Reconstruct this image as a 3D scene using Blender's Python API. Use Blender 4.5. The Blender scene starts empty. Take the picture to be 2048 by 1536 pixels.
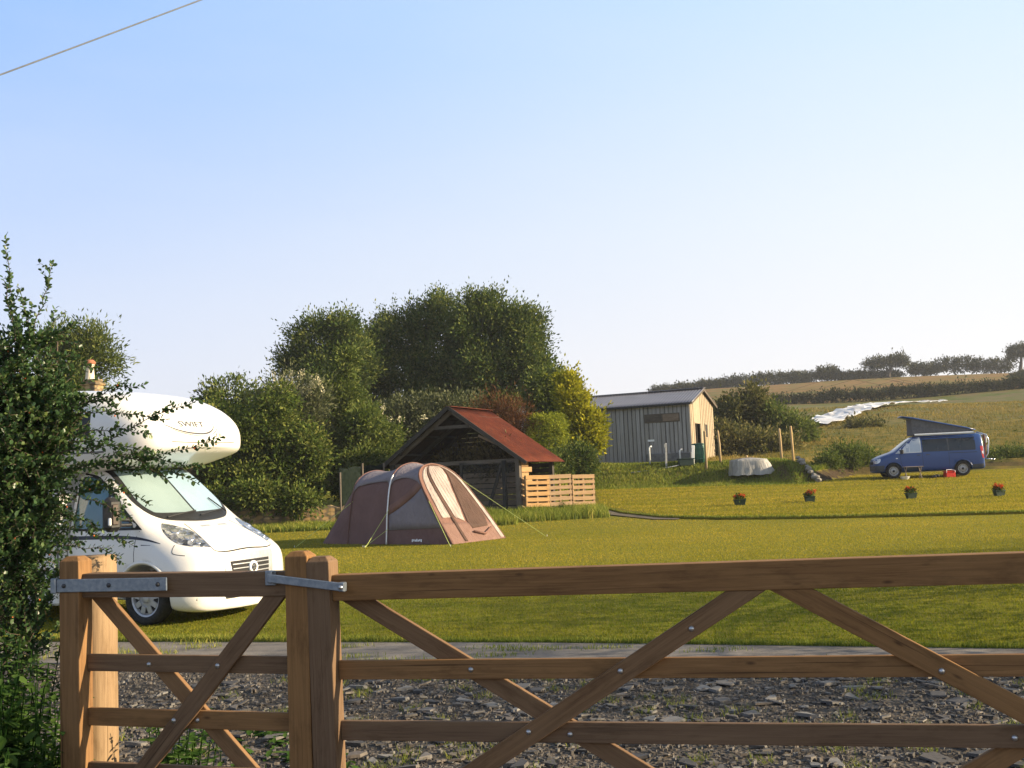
import bpy, bmesh, math, random
import numpy as np
from mathutils import Vector, Matrix, noise
from mathutils.bvhtree import BVHTree
from mathutils.geometry import delaunay_2d_cdt

sc = bpy.context.scene
COL = sc.collection
R = math.radians

# ------------------------------------------------------------------ camera
F_PX, EYE = 2100.0, 1.7
cam_d = bpy.data.cameras.new("camera")
cam_d.sensor_width = 36.0
cam_d.lens = F_PX / 2048.0 * 36.0
cam_d.clip_start, cam_d.clip_end = 0.05, 3000.0
cam = bpy.data.objects.new("camera", cam_d)
COL.objects.link(cam)
CAM_ROT = Matrix.Rotation(math.pi / 2 + math.atan(182.0 / F_PX), 3, 'X') @ Matrix.Rotation(R(-2.5), 3, 'Z')
cam.matrix_world = Matrix.Translation((0, 0, EYE)) @ CAM_ROT.to_4x4()
sc.camera = cam

# ------------------------------------------------------------------ light
SKY_GAIN = 9.6
SUN_AZ, SUN_EL = -8.0, 19.0           # azimuth measured from +X towards +Y
world = bpy.data.worlds.new("World")
sc.world = world
world.use_nodes = True
wn = world.node_tree.nodes
wl = world.node_tree.links
sky = wn.new('ShaderNodeTexSky')
sky.sky_type = 'NISHITA'
sky.sun_disc = False
sky.sun_elevation = R(SUN_EL)
sky.sun_rotation = R(90 - SUN_AZ)
sky.altitude = 50
sky.air_density = 1.0
sky.dust_density = 1.2
sky.ozone_density = 2.0
# hazy summer air: the clear sky is whitened towards the horizon and towards the sun
tc = wn.new('ShaderNodeTexCoord')
sp = wn.new('ShaderNodeSeparateXYZ')
wl.new(tc.outputs['Generated'], sp.inputs[0])


def wramp(sock, stops):
    r = wn.new('ShaderNodeValToRGB')
    while len(r.color_ramp.elements) < len(stops): r.color_ramp.elements.new(.5)
    for e, (p, c) in zip(r.color_ramp.elements, stops):
        e.position, e.color = p, tuple(c) + (1,)
    wl.new(sock, r.inputs[0])
    return r.outputs['Color']


def wmix(fac, a, b, mode='MIX'):
    m = wn.new('ShaderNodeMix')
    m.data_type, m.blend_type = 'RGBA', mode
    for sock, v in ((m.inputs[0], fac), (m.inputs[6], a), (m.inputs[7], b)):
        if hasattr(v, 'links'): wl.new(v, sock)
        elif isinstance(v, (int, float)): sock.default_value = v
        else: sock.default_value = tuple(v) + (1,)
    return m.outputs[2]


mr = wn.new('ShaderNodeMapRange')
mr.interpolation_type = 'SMOOTHSTEP'
for k_, v_ in ((1, -.62), (2, .50)): mr.inputs[k_].default_value = v_
wl.new(sp.outputs['X'], mr.inputs[0])
side_away = wramp(sp.outputs['Z'], [(0.0, (.355, .352, .40)), (.10, (.335, .355, .425)), (.22, (.262, .322, .455)), (.42, (.13, .245, .48)), (.62, (.13, .17, .22)), (1, (.13, .15, .18))])
side_sun = wramp(sp.outputs['Z'], [(0.0, (.47, .45, .45)), (.10, (.46, .45, .46)), (.22, (.42, .445, .468)), (.42, (.315, .405, .475)), (.62, (.20, .235, .27)), (1, (.14, .16, .19))])
grad = wmix(mr.outputs[0], side_away, side_sun)
grad10 = wmix(1.0, grad, (SKY_GAIN,) * 3, 'MULTIPLY')
nz_ = wn.new('ShaderNodeTexNoise')
mpn = wn.new('ShaderNodeMapping')
mpn.inputs['Scale'].default_value = (1.6, 1.6, 6.0)
wl.new(tc.outputs['Generated'], mpn.inputs[0])
wl.new(mpn.outputs[0], nz_.inputs['Vector'])
nz_.inputs['Scale'].default_value = 1.1
nz_.inputs['Detail'].default_value = 5
veil = wramp(nz_.outputs['Fac'], [(.45, (0, 0, 0)), (.75, (.16, .16, .16))])
grad10 = wmix(veil, grad10, (SKY_GAIN * .43, SKY_GAIN * .435, SKY_GAIN * .46))
col = wmix(.90, sky.outputs[0], grad10)
bg = wn['Background']
bg.inputs['Strength'].default_value = 0.10
wl.new(col, bg.inputs['Color'])

sun_d = bpy.data.lights.new("sun", 'SUN')
sun_d.energy = 5.0
sun_d.angle = R(0.6)
sun_d.color = (1.0, 0.81, 0.53)
sun = bpy.data.objects.new("sun", sun_d)
COL.objects.link(sun)
SUN_V = Vector((math.cos(R(SUN_AZ)) * math.cos(R(SUN_EL)), math.sin(R(SUN_AZ)) * math.cos(R(SUN_EL)), math.sin(R(SUN_EL))))
sun.rotation_euler = SUN_V.to_track_quat('Z', 'Y').to_euler()
sun.location = (30, -5, 30)

sc.view_settings.view_transform = 'Standard'
sc.view_settings.look = 'None'
sc.view_settings.gamma = 1.0
sc.view_settings.exposure = 1.22
sc.render.engine = 'CYCLES'
sc.cycles.max_bounces = 6
sc.cycles.transparent_max_bounces = 12


def at(px, py, Y):
    """the world point seen at a pixel of the 2048 x 1536 photograph, at ground distance Y"""
    d = CAM_ROT @ Vector(((px - 1024) / F_PX, (768 - py) / F_PX, -1.0))
    return Vector((0, 0, EYE)) + d * (Y / d.y)


# ------------------------------------------------------------------ objects
def tag(o, label=None, cat=None, group=None, kind=None):
    if label: o['label'] = label
    if cat: o['category'] = cat
    if group: o['group'] = group
    if kind: o['kind'] = kind
    return o


def empty(name, loc=(0, 0, 0), rz=0.0, label=None, cat=None, group=None, rx=0, ry=0):
    o = bpy.data.objects.new(name, None)
    o.empty_display_size = 0.2
    COL.objects.link(o)
    o.location = loc
    o.rotation_euler = (rx, ry, rz)
    return tag(o, label, cat, group)


def link(name, me, m=None, parent=None, smooth=False):
    o = bpy.data.objects.new(name, me)
    COL.objects.link(o)
    if m is not None: me.materials.append(m)
    if parent is not None: o.parent = parent
    if smooth: me.polygons.foreach_set('use_smooth', [True] * len(me.polygons))
    return o


KIDS = {}


def copy_tree(o, parent=None):
    c = o.copy()
    COL.objects.link(c)
    if parent is not None: c.parent = parent
    for ch in [k for k in COL.objects if k.parent == o]:
        copy_tree(ch, c)
    return c


class MB:
    """collects shapes into ONE mesh; each vertex carries 'gc', a coordinate running along its own piece (for grain)"""
    def __init__(s):
        s.v, s.f, s.g = [], [], []
        s.k = random.random() * 50

    def add(s, verts, faces, gc=None):
        n = len(s.v)
        s.v += [tuple(p) for p in verts]
        s.f += [tuple(i + n for i in f) for f in faces]
        s.k += 1.37
        if gc is None: gc = verts
        s.g += [(p[0] + s.k, p[1] + s.k * .31, p[2] + s.k * .17) for p in gc]
        return s

    def box(s, c, size, M=None, bev=0.0):
        """box of a size about a centre, turned by the 3x3 matrix M; grain runs along its longest side"""
        hx, hy, hz = [a / 2 for a in size]
        b = min(bev, hx * .9, hy * .9, hz * .9)
        V, Fc = [], []
        if b <= 0:
            V = [Vector((x, y, z)) for x in (-hx, hx) for y in (-hy, hy) for z in (-hz, hz)]
            Fc = [(0, 1, 3, 2), (4, 6, 7, 5), (0, 4, 5, 1), (2, 3, 7, 6), (0, 2, 6, 4), (1, 5, 7, 3)]
        else:
            bm = bmesh.new()
            bmesh.ops.create_cube(bm, size=1.0, matrix=Matrix.Diagonal((2 * hx, 2 * hy, 2 * hz, 1)))
            bmesh.ops.bevel(bm, geom=bm.edges[:], offset=b, segments=1, affect='EDGES', profile=0.5)
            bm.verts.index_update()
            V = [v.co.copy() for v in bm.verts]
            Fc = [tuple(v.index for v in f.verts) for f in bm.faces]
            bm.free()
        ax = max(range(3), key=lambda i: size[i])
        o = [ax, (ax + 1) % 3, (ax + 2) % 3]
        g = [(p[o[0]], p[o[1]], p[o[2]]) for p in V]
        M = M or Matrix.Identity(3)
        c = Vector(c)
        return s.add([M @ p + c for p in V], Fc, g)

    def bar(s, a, b, w, t, up=(0, 0, 1), bev=0.0, ext=0.0):
        """a board from a to b, w wide across, t thick along 'up'"""
        a, b = Vector(a), Vector(b)
        x = (b - a).normalized()
        up = Vector(up)
        y = up.cross(x)
        if y.length < 1e-6: y = Vector((0, 1, 0)).cross(x)
        y.normalize()
        z = x.cross(y)
        M = Matrix((x, y, z)).transposed()
        return s.box((a + b) / 2, ((b - a).length + 2 * ext, w, t), M, bev)

    def tube(s, pts, r, n=8, caps=True, r1=None):
        pts = [Vector(p) for p in pts]
        m = len(pts)
        rr = [r if not isinstance(r, (list, tuple)) else r[i] for i in range(m)]
        if r1 is not None: rr = [r + (r1 - r) * i / (m - 1) for i in range(m)]
        V, Fc, g = [], [], []
        u = None
        L = 0
        for i, p in enumerate(pts):
            t = (pts[min(i + 1, m - 1)] - pts[max(i - 1, 0)]).normalized()
            if u is None:
                u = t.orthogonal().normalized()
            else:
                u = (u - t * u.dot(t)).normalized()
                L += (p - pts[i - 1]).length
            w = t.cross(u)
            for k in range(n):
                a = 2 * math.pi * k / n
                V.append(p + (u * math.cos(a) + w * math.sin(a)) * rr[i])
                g.append((L, math.cos(a) * rr[i], math.sin(a) * rr[i]))
        for i in range(m - 1):
            for k in range(n):
                k2 = (k + 1) % n
                Fc.append((i * n + k, i * n + k2, (i + 1) * n + k2, (i + 1) * n + k))
        if caps:
            Fc.append(tuple(range(n - 1, -1, -1)))
            Fc.append(tuple((m - 1) * n + k for k in range(n)))
        return s.add(V, Fc, g)

    def prism(s, poly, d, M=None, o=(0, 0, 0)):
        """a 2-D outline (x, z) given depth d along +y, placed by M and o"""
        M = M or Matrix.Identity(3)
        o = Vector(o)
        n = len(poly)
        V = [Vector((p[0], 0, p[1])) for p in poly] + [Vector((p[0], d, p[1])) for p in poly]
        Fc = [tuple(range(n)), tuple(range(2 * n - 1, n - 1, -1))]
        Fc += [(i, i + n, (i + 1) % n + n, (i + 1) % n) for i in range(n)]
        return s.add([M @ p + o for p in V], Fc, [(p[2], p[0], p[1]) for p in V])

    def lathe(s, prof, n=24, M=None, o=(0, 0, 0)):
        """profile (r, h) turned about the local z axis"""
        M = M or Matrix.Identity(3)
        o = Vector(o)
        V, Fc = [], []
        for r, hh in prof:
            for k in range(n):
                a = 2 * math.pi * k / n
                V.append(M @ Vector((r * math.cos(a), r * math.sin(a), hh)) + o)
        for i in range(len(prof) - 1):
            for k in range(n):
                k2 = (k + 1) % n
                Fc.append((i * n + k, i * n + k2, (i + 1) * n + k2, (i + 1) * n + k))
        return s.add(V, Fc)

    def build(s, name, m=None, parent=None, smooth=False):
        me = bpy.data.meshes.new(name)
        me.from_pydata(s.v, [], s.f)
        bm = bmesh.new()
        bm.from_mesh(me)
        bmesh.ops.recalc_face_normals(bm, faces=bm.faces[:])
        bm.to_mesh(me)
        bm.free()
        a = me.attributes.new('gc', 'FLOAT_VECTOR', 'POINT')
        a.data.foreach_set('vector', np.array(s.g, dtype=np.float32).ravel())
        return link(name, me, m, parent, smooth)


def np_mesh(name, V, counts, loops, m=None, parent=None, attrs=None, smooth=False):
    """mesh from numpy: V (n,3), faces all 'counts' corners wide, loops flat index list"""
    me = bpy.data.meshes.new(name)
    nf = len(loops) // counts
    me.vertices.add(len(V))
    me.vertices.foreach_set('co', np.ascontiguousarray(V, dtype=np.float32).ravel())
    me.loops.add(len(loops))
    me.loops.foreach_set('vertex_index', np.ascontiguousarray(loops, dtype=np.int32))
    me.polygons.add(nf)
    me.polygons.foreach_set('loop_start', np.arange(0, nf * counts, counts, dtype=np.int32))
    try:
        me.polygons.foreach_set('loop_total', np.full(nf, counts, dtype=np.int32))
    except Exception:
        pass
    for k, a in (attrs or {}).items():
        at_ = me.attributes.new(k, 'FLOAT', 'POINT')
        at_.data.foreach_set('value', np.ascontiguousarray(a, dtype=np.float32))
    me.update(calc_edges=True)
    me.validate()
    return link(name, me, m, parent, smooth)


# ------------------------------------------------------------------ materials
class NT:
    def __init__(s, name):
        s.m = bpy.data.materials.new(name)
        s.m.use_nodes = True
        s.t = s.m.node_tree
        s.n, s.l = s.t.nodes, s.t.links
        s.p = s.n['Principled BSDF']
        s.out = s.n['Material Output']

    def node(s, ty, **kw):
        n = s.n.new(ty)
        for k, v in kw.items(): setattr(n, k, v)
        return n

    def coord(s, which='Object', scale=(1, 1, 1), rot=(0, 0, 0), attr=None):
        if attr:
            a = s.node('ShaderNodeAttribute', attribute_name=attr)
            o = a.outputs['Vector']
        else:
            o = s.node('ShaderNodeTexCoord').outputs[which]
        mp = s.node('ShaderNodeMapping')
        mp.inputs['Scale'].default_value = scale
        mp.inputs['Rotation'].default_value = rot
        s.l.new(o, mp.inputs['Vector'])
        return mp.outputs[0]

    def noise(s, vec, scale=5, detail=4, rough=.55, dist=0.0):
        n = s.node('ShaderNodeTexNoise')
        n.inputs['Scale'].default_value = scale
        n.inputs['Detail'].default_value = detail
        n.inputs['Roughness'].default_value = rough
        n.inputs['Distortion'].default_value = dist
        s.l.new(vec, n.inputs['Vector'])
        return n.outputs['Fac']

    def ramp(s, fac, stops, interp='LINEAR'):
        r = s.node('ShaderNodeValToRGB')
        cr = r.color_ramp
        cr.interpolation = interp
        while len(cr.elements) < len(stops): cr.elements.new(.5)
        for e, (p, c) in zip(cr.elements, stops):
            e.position = p
            e.color = tuple(c) + (1,) if len(c) == 3 else c
        s.l.new(fac, r.inputs[0])
        return r.outputs['Color']

    def mix(s, fac, a, b, mode='MIX'):
        m = s.node('ShaderNodeMix', data_type='RGBA', blend_type=mode)
        for sock, val in ((m.inputs[0], fac), (m.inputs[6], a), (m.inputs[7], b)):
            if hasattr(val, 'links'): s.l.new(val, sock)
            elif isinstance(val, (int, float)): sock.default_value = val
            else: sock.default_value = tuple(val) + (1,)
        return m.outputs[2]

    def math(s, op, a, b=0.0, clamp=False):
        m = s.node('ShaderNodeMath', operation=op, use_clamp=clamp)
        for i, val in enumerate((a, b)):
            if hasattr(val, 'links'): s.l.new(val, m.inputs[i])
            else: m.inputs[i].default_value = val
        return m.outputs[0]

    def bump(s, height, strength=.4, dist=.02):
        b = s.node('ShaderNodeBump')
        b.inputs['Strength'].default_value = strength
        b.inputs['Distance'].default_value = dist
        s.l.new(height, b.inputs['Height'])
        s.l.new(b.outputs[0], s.p.inputs['Normal'])

    def set(s, col=None, rough=None, metal=None, spec=None):
        if col is not None:
            if hasattr(col, 'links'): s.l.new(col, s.p.inputs['Base Color'])
            else: s.p.inputs['Base Color'].default_value = tuple(col) + (1,)
        if rough is not None:
            if hasattr(rough, 'links'): s.l.new(rough, s.p.inputs['Roughness'])
            else: s.p.inputs['Roughness'].default_value = rough
        if metal is not None: s.p.inputs['Metallic'].default_value = metal
        if spec is not None: s.p.inputs['Specular IOR Level'].default_value = spec
        return s.m


def simple(name, c1, c2=None, scale=6, rough=.6, bump=0.0, bdist=.01, metal=0, spec=.4, detail=5, lo=.35, hi=.65, coords='Object', stretch=(1, 1, 1)):
    t = NT(name)
    if c2 is None:
        c2 = tuple(min(1, c * 1.18) for c in c1)
    v = t.coord(coords, stretch)
    n = t.noise(v, scale, detail)
    t.set(t.ramp(n, [(lo, c1), (hi, c2)]), rough, metal, spec)
    if bump: t.bump(n, bump, bdist)
    return t.m


def wood(name, dark, mid, light, rough=.75, grain=1.0, knots=True, bump=.35):
    t = NT(name)
    v = t.coord(scale=(1.2, 34, 34), attr='gc')
    g = t.noise(v, 2.1 * grain, 7, .7, .8)
    big = t.noise(t.coord(scale=(.9, 3.2, 3.2), attr='gc'), 1.7, 3, .5)
    c = t.ramp(g, [(.28, dark), (.5, mid), (.75, light)])
    c = t.mix(t.ramp(big, [(.35, (0, 0, 0)), (.7, (1, 1, 1))]), c, t.mix(.5, c, light), 'MIX')
    if knots:
        vo = t.node('ShaderNodeTexVoronoi')
        vo.inputs['Scale'].default_value = 1.0
        t.l.new(t.coord(scale=(4.2, 12, 12), attr='gc'), vo.inputs['Vector'])
        k = t.ramp(vo.outputs['Distance'], [(.03, (.8, .8, .8)), (.11, (0, 0, 0))])
        c = t.mix(k, c, tuple(x * .5 for x in dark))
    oi = t.node('ShaderNodeObjectInfo')
    hv = t.node('ShaderNodeHueSaturation')
    t.l.new(t.math('ADD', .74, t.math('MULTIPLY', oi.outputs['Random'], .5)), hv.inputs['Value'])
    t.l.new(t.math('ADD', .72, t.math('MULTIPLY', oi.outputs['Random'], .25)), hv.inputs['Saturation'])
    t.l.new(c, hv.inputs['Color'])
    c = hv.outputs[0]
    st = t.noise(t.coord(scale=(2.6, 9, 9), attr='gc'), 1.9, 6, .7)
    c = t.mix(t.ramp(st, [(.52, (0, 0, 0)), (.74, (.55, .55, .55))]), c, tuple(x * .62 for x in dark))
    crk = t.noise(t.coord(scale=(.7, 60, 60), attr='gc'), 1.2, 2, .5)
    c = t.mix(t.ramp(crk, [(.68, (0, 0, 0)), (.72, (.7, .7, .7))]), c, tuple(x * .35 for x in dark))
    t.set(c, rough, 0, .25)
    t.bump(g, bump, .004)
    return t.m


def leafmat(name, dark, mid, light, trans=.28, gloss=.0, attr='tint'):
    t = NT(name)
    a = t.node('ShaderNodeAttribute', attribute_name=attr)
    c = t.ramp(a.outputs['Fac'], [(.05, dark), (.5, mid), (.95, light)])
    t.n.remove(t.p)
    d = t.node('ShaderNodeBsdfDiffuse')
    tr = t.node('ShaderNodeBsdfTranslucent')
    t.l.new(c, d.inputs['Color'])
    hs = t.mix(.5, c, (mid[0] * 1.6, mid[1] * 1.7, mid[2] * .8))
    t.l.new(hs, tr.inputs['Color'])
    mx = t.node('ShaderNodeMixShader')
    mx.inputs[0].default_value = trans
    t.l.new(d.outputs[0], mx.inputs[1])
    t.l.new(tr.outputs[0], mx.inputs[2])
    fin = mx.outputs[0]
    if gloss > 0:
        gl = t.node('ShaderNodeBsdfGlossy')
        gl.inputs['Roughness'].default_value = .38
        gl.inputs['Color'].default_value = (1, 1, 1, 1)
        m2 = t.node('ShaderNodeMixShader')
        m2.inputs[0].default_value = gloss
        t.l.new(fin, m2.inputs[1])
        t.l.new(gl.outputs[0], m2.inputs[2])
        fin = m2.outputs[0]
    t.l.new(fin, t.out.inputs['Surface'])
    return t.m


# ------------------------------------------------------------------ foliage
def unit(a):
    return a / np.maximum(np.linalg.norm(a, axis=1, keepdims=True), 1e-9)


def leaves(name, P, D, N, L, W, tint, m, parent=None, six=False):
    """one leaf-shaped face (or a folded pair) per point: P base, D along the leaf, N roughly its normal"""
    D = unit(D)
    S = unit(np.cross(D, N))
    N = np.cross(S, D)
    n = len(P)
    L, W = L[:, None], W[:, None]
    if six:
        pts = [P, P + D * L * .3 + S * W * .45 + N * W * .12, P + D * L * .7 + S * W * .42 + N * W * .12, P + D * L,
               P + D * L * .7 - S * W * .42 + N * W * .12, P + D * L * .3 - S * W * .45 + N * W * .12]
        V = np.stack(pts, 1).reshape(-1, 3)
        b = np.arange(n)[:, None] * 6
        lo = (b + np.array([0, 1, 2, 3, 0, 3, 4, 5])).ravel()
        return np_mesh(name, V, 4, lo, m, parent, {'tint': np.repeat(tint, 6)})
    V = np.stack([P, P + D * L * .5 + S * W * .5, P + D * L, P + D * L * .5 - S * W * .5], 1).reshape(-1, 3)
    return np_mesh(name, V, 4, np.arange(4 * n), m, parent, {'tint': np.repeat(tint, 4)})


def dirnoise(d, f, seed):
    """cheap smooth noise of a direction array"""
    r = np.random.RandomState(seed)
    o = np.zeros(len(d))
    for k in range(7):
        w = r.normal(size=3) * f
        o += np.sin(d @ w + r.uniform(0, 6.28)) / 7 ** .5
    return o


def crown(name, lobes, n, L, m, parent=None, seed=1, per=26, clump=.35, lump=.16, up=.25, sprig=.06, inner=.2, wl=.42,
          spray=1.0, tint_sp=.24, boxy=0):
    """leaf clumps through the shells of overlapping lobes (cx,cy,cz,rx,ry,rz); some clumps reach out as sprigs"""
    r = np.random.RandomState(seed)
    lob = np.array([tuple(l) for l in lobes], dtype=float)
    area = (lob[:, 3] * lob[:, 4] + lob[:, 3] * lob[:, 5] + lob[:, 4] * lob[:, 5])
    nc = int(n / per * 1.6)
    li = r.choice(len(lob), nc, p=area / area.sum())
    d = unit(r.normal(size=(nc, 3)))
    if boxy: d = d / (np.sum(np.abs(d) ** boxy, axis=1, keepdims=True) ** (1 / boxy))
    lumpv = dirnoise(d * 1.0 + li[:, None] * 1.7, 3.2, seed)
    lump2 = dirnoise(d + li[:, None] * .9, 8.5, seed + 9)
    rad = 1 + lump * lumpv + lump * .6 * lump2 - np.abs(r.normal(size=nc)) * .10
    ins = r.uniform(size=nc) < inner
    rad[ins] *= r.uniform(.45, .85, ins.sum())
    rad = np.minimum(rad, 1.2)
    spr = r.uniform(size=nc) < sprig
    rad[spr] += r.uniform(.02, .10, spr.sum())
    c = lob[li, :3] + d * lob[li, 3:] * rad[:, None]
    keep = np.ones(nc, bool)
    for j in range(len(lob)):
        q = np.linalg.norm((c - lob[j, :3]) / lob[j, 3:], axis=1)
        keep &= ~((q < .72) & (li != j) & ~ins)
    c, d, li, spr = c[keep], d[keep], li[keep], spr[keep]
    o = unit(d / lob[li, 3:])
    nc = len(c)
    ctint = .5 + tint_sp * r.normal(size=nc)
    ii = np.repeat(np.arange(nc), per)[:]
    nl = len(ii)
    t = r.uniform(0, 1, nl)
    side = r.normal(size=(nl, 3)) * clump * .42
    t = np.where(spr[ii], t ** 1.7, t)
    sl = np.where(spr[ii], 2.3, 1.0)
    side *= np.where(spr[ii], 1.0 - .75 * t, 1.0)[:, None]
    P = c[ii] + o[ii] * ((t - .4) * clump * 1.5 * spray * sl)[:, None] + side
    P[:, 2] += up * clump * t * sl
    D = unit(o[ii] * .8 + side / clump * 1.0 + r.normal(size=(nl, 3)) * .55 + np.array([0, 0, up]))
    N = unit(r.normal(size=(nl, 3)) + o[ii] * .6 + np.array([0, 0, .5]))
    LL = L * r.uniform(.6, 1.35, nl)
    tint = np.clip(ctint[ii] + r.normal(size=nl) * .16, 0, 1)
    return leaves(name, P, D, N, LL, LL * wl * r.uniform(.8, 1.2, nl), tint, m, parent)


def blades(name, P, hgt, wid, lean, tint, m, parent=None, seed=0, two=False):
    """grass blades: slim triangles (or bent two-piece blades) standing on P"""
    r = np.random.RandomState(seed)
    n = len(P)
    a = r.uniform(0, 2 * np.pi, n)
    S = np.stack([np.cos(a), np.sin(a), np.zeros(n)], 1)
    b = r.uniform(0, 2 * np.pi, n)
    T = np.stack([np.cos(b), np.sin(b), np.zeros(n)], 1) * (lean * r.uniform(.2, 1.2, n))[:, None]
    Z = np.array([0, 0, 1.0])
    w = wid[:, None] * .5
    hh = hgt[:, None]
    if not two:
        V = np.stack([P - S * w, P + S * w, P + T * hh + Z * hh], 1).reshape(-1, 3)
        return np_mesh(name, V, 3, np.arange(3 * n), m, parent, {'tint': np.repeat(tint, 3)})
    M = P + T * hh * .3 + Z * hh * .6
    E = P + T * hh + Z * hh * .95
    V = np.stack([P - S * w, P + S * w, M + S * w * .75, M - S * w * .75, E], 1).reshape(-1, 3)
    bb = np.arange(n)[:, None] * 5
    lo = (bb + np.array([0, 1, 2, 3, 3, 2, 4, 4])).ravel()
    lo = (bb + np.array([0, 1, 2, 0, 2, 3, 3, 2, 4])).ravel()
    return np_mesh(name, V, 3, lo, m, parent, {'tint': np.repeat(tint, 5)})


def trunk(name, base, top, r0, r1, m, parent, seed=0, limbs=()):
    rr = random.Random(seed)
    b = MB()
    base, top = Vector(base), Vector(top)
    k = 7
    pts = [base.lerp(top, i / k) + Vector((rr.uniform(-1, 1), rr.uniform(-1, 1), 0)) * (top - base).length * .02 * (0 < i < k) for i in range(k + 1)]
    b.tube(pts, [r0 * (1.35 if i == 0 else 1) + (r1 - r0) * i / k for i in range(k + 1)], 9)
    for e in limbs:
        e = Vector(e)
        s = base.lerp(top, rr.uniform(.35, .8))
        mid = s.lerp(e, .5) + Vector((0, 0, .12 * (e - s).length))
        b.tube([s, mid, e], [r1 * .9, r1 * .6, r1 * .25], 6)
    return b.build(name, m, parent, True)
HAZE_D = .0004
# ------------------------------------------------------------------ terrain
EX = [-400, 3.5, 8, 12.3, 13.2, 16, 24, 40, 400]
EY = [47.5, 47.7, 46.8, 45.3, 46.2, 50.0, 50.4, 50.6, 50.6]


def sstep(a, b, x):
    t = np.clip((x - a) / (b - a), 0, 1)
    return t * t * (3 - 2 * t)


def hgt(x, y):
    x = np.asarray(x, dtype=float)
    y = np.asarray(y, dtype=float)
    e = np.interp(x, EX, EY)
    yy = np.minimum(y, e)
    q = np.maximum(0, yy - 29.0)
    z = .047 * np.where(q < 2, q * q / 4, q - 1)
    z = z + .22 * np.exp(-((x + 1.6) / 2.6) ** 2 - ((y - 37.0) / 1.7) ** 2)
    wdt = np.interp(x, [-400, 11, 13, 400], [4.4, 4.4, .9, .9])
    right = sstep(12, 13.5, x)
    z = z + (1.12 - .60 * right) * sstep(0, 1, (y - e) / wdt) + .60 * right * sstep(1.2, 8, y - e)
    hill = np.maximum(0, y - 52) * .099
    hill = np.where(y > 222, np.maximum(170 * .099 - (y - 222) * .05, 6.0), hill)
    left = .55 + .35 * sstep(-60, 10, x) + .10 * sstep(5, 75, x)
    und = .35 * np.sin(x * .11 + y * .05) + .25 * np.sin(x * .043 - y * .09 + 1.0)
    z = z + (hill * left + und * sstep(60, 110, y) * (1 - .6 * sstep(120, 200, y)))
    z = z - .03 * sstep(18, 8, y) * sstep(-4.0, -8, x)
    return z


def hz(x, y): return float(hgt(x, y))


def grid_axis(lo, hi, dense_lo, dense_hi, step, grow=1.18):
    a = list(np.arange(dense_lo, dense_hi + 1e-6, step))
    s = step
    while a[-1] < hi:
        s *= grow
        a.append(a[-1] + s)
    s = step
    while a[0] > lo:
        s *= grow
        a.insert(0, a[0] - s)
    return np.array(a)


xs = grid_axis(-700, 900, -14, 27, .45, 1.13)
ys = np.concatenate([grid_axis(-60, 43, 2, 43, .6, 1.3)[:-1], np.arange(43, 53, .22), grid_axis(53, 1200, 53, 60, .5, 1.06)])
X, Y = np.meshgrid(xs, ys)
Z = hgt(X, Y)
V = np.stack([X, Y, Z], -1).reshape(-1, 3)
V_GROUND_MIN = Z.min()
nx, ny = len(xs), len(ys)
ii = (np.arange(ny - 1)[:, None] * nx + np.arange(nx - 1)[None, :]).ravel()
lo = np.stack([ii, ii + 1, ii + nx + 1, ii + nx], 1).ravel()

# mown grass near, rough grass on the bank, straw-coloured and green bands up the hillside
t = NT("grass_ground")
geo = t.node('ShaderNodeNewGeometry').outputs['Position']
sep = t.node('ShaderNodeSeparateXYZ')
t.l.new(geo, sep.inputs[0])
n_f = t.noise(geo, 9, 6, .7)
n_m = t.noise(geo, 1.1, 5, .6)
n_l = t.noise(geo, .18, 4, .6)
lawn = t.ramp(n_f, [(.3, (.075, .095, .012)), (.5, (.15, .155, .018)), (.72, (.25, .22, .032))])
lawn = t.mix(t.ramp(n_m, [(.35, (0, 0, 0)), (.7, (1, 1, 1))]), lawn, t.mix(.5, lawn, (.17, .14, .025)))
rough = t.ramp(n_m, [(.3, (.05, .062, .012)), (.46, (.12, .115, .022)), (.60, (.24, .175, .04)), (.75, (.29, .21, .065))])
rough = t.mix(t.math('MULTIPLY', n_f, .5), rough, (.05, .05, .015))
straw = t.ramp(t.noise(geo, .5, 5, .65), [(.3, (.15, .085, .035)), (.5, (.22, .125, .05)), (.7, (.24, .165, .07))])
straw = t.mix(t.ramp(n_l, [(.45, (0, 0, 0)), (.6, (1, 1, 1))]), straw, (.13, .12, .035))
heath = t.ramp(t.noise(geo, .28, 6, .7), [(.3, (.055, .08, .022)), (.45, (.105, .125, .038)), (.56, (.15, .115, .065)), (.7, (.15, .16, .05))])
yy = t.math('ADD', sep.outputs['Y'], t.math('MULTIPLY', t.math('SUBTRACT', n_l, .5), 14.0))


def band(lo_, hi_, w):
    return t.math('MULTIPLY', t.math('DIVIDE', t.math('SUBTRACT', yy, lo_), w, True), 1.0, True)


c = t.mix(band(46.8, 0, 2.5), lawn, rough)
c = t.mix(band(66, 0, 12), c, t.mix(.5, rough, heath))
c = t.mix(band(82, 0, 10), c, heath)
c = t.mix(band(124, 0, 6), c, straw)
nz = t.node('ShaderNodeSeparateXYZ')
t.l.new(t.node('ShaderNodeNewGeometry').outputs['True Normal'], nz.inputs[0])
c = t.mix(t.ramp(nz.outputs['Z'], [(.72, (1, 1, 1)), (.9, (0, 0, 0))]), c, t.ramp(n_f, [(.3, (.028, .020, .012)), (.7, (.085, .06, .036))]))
t.set(c, .95, 0, .08)
t.bump(t.mix(.35, n_f, n_m), .9, .09)
ground_m = t.m
ground = np_mesh("ground", V, 4, lo, ground_m, None, smooth=True)
tag(ground, "grass ground rising to the hillside fields", None, None, 'structure')


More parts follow.
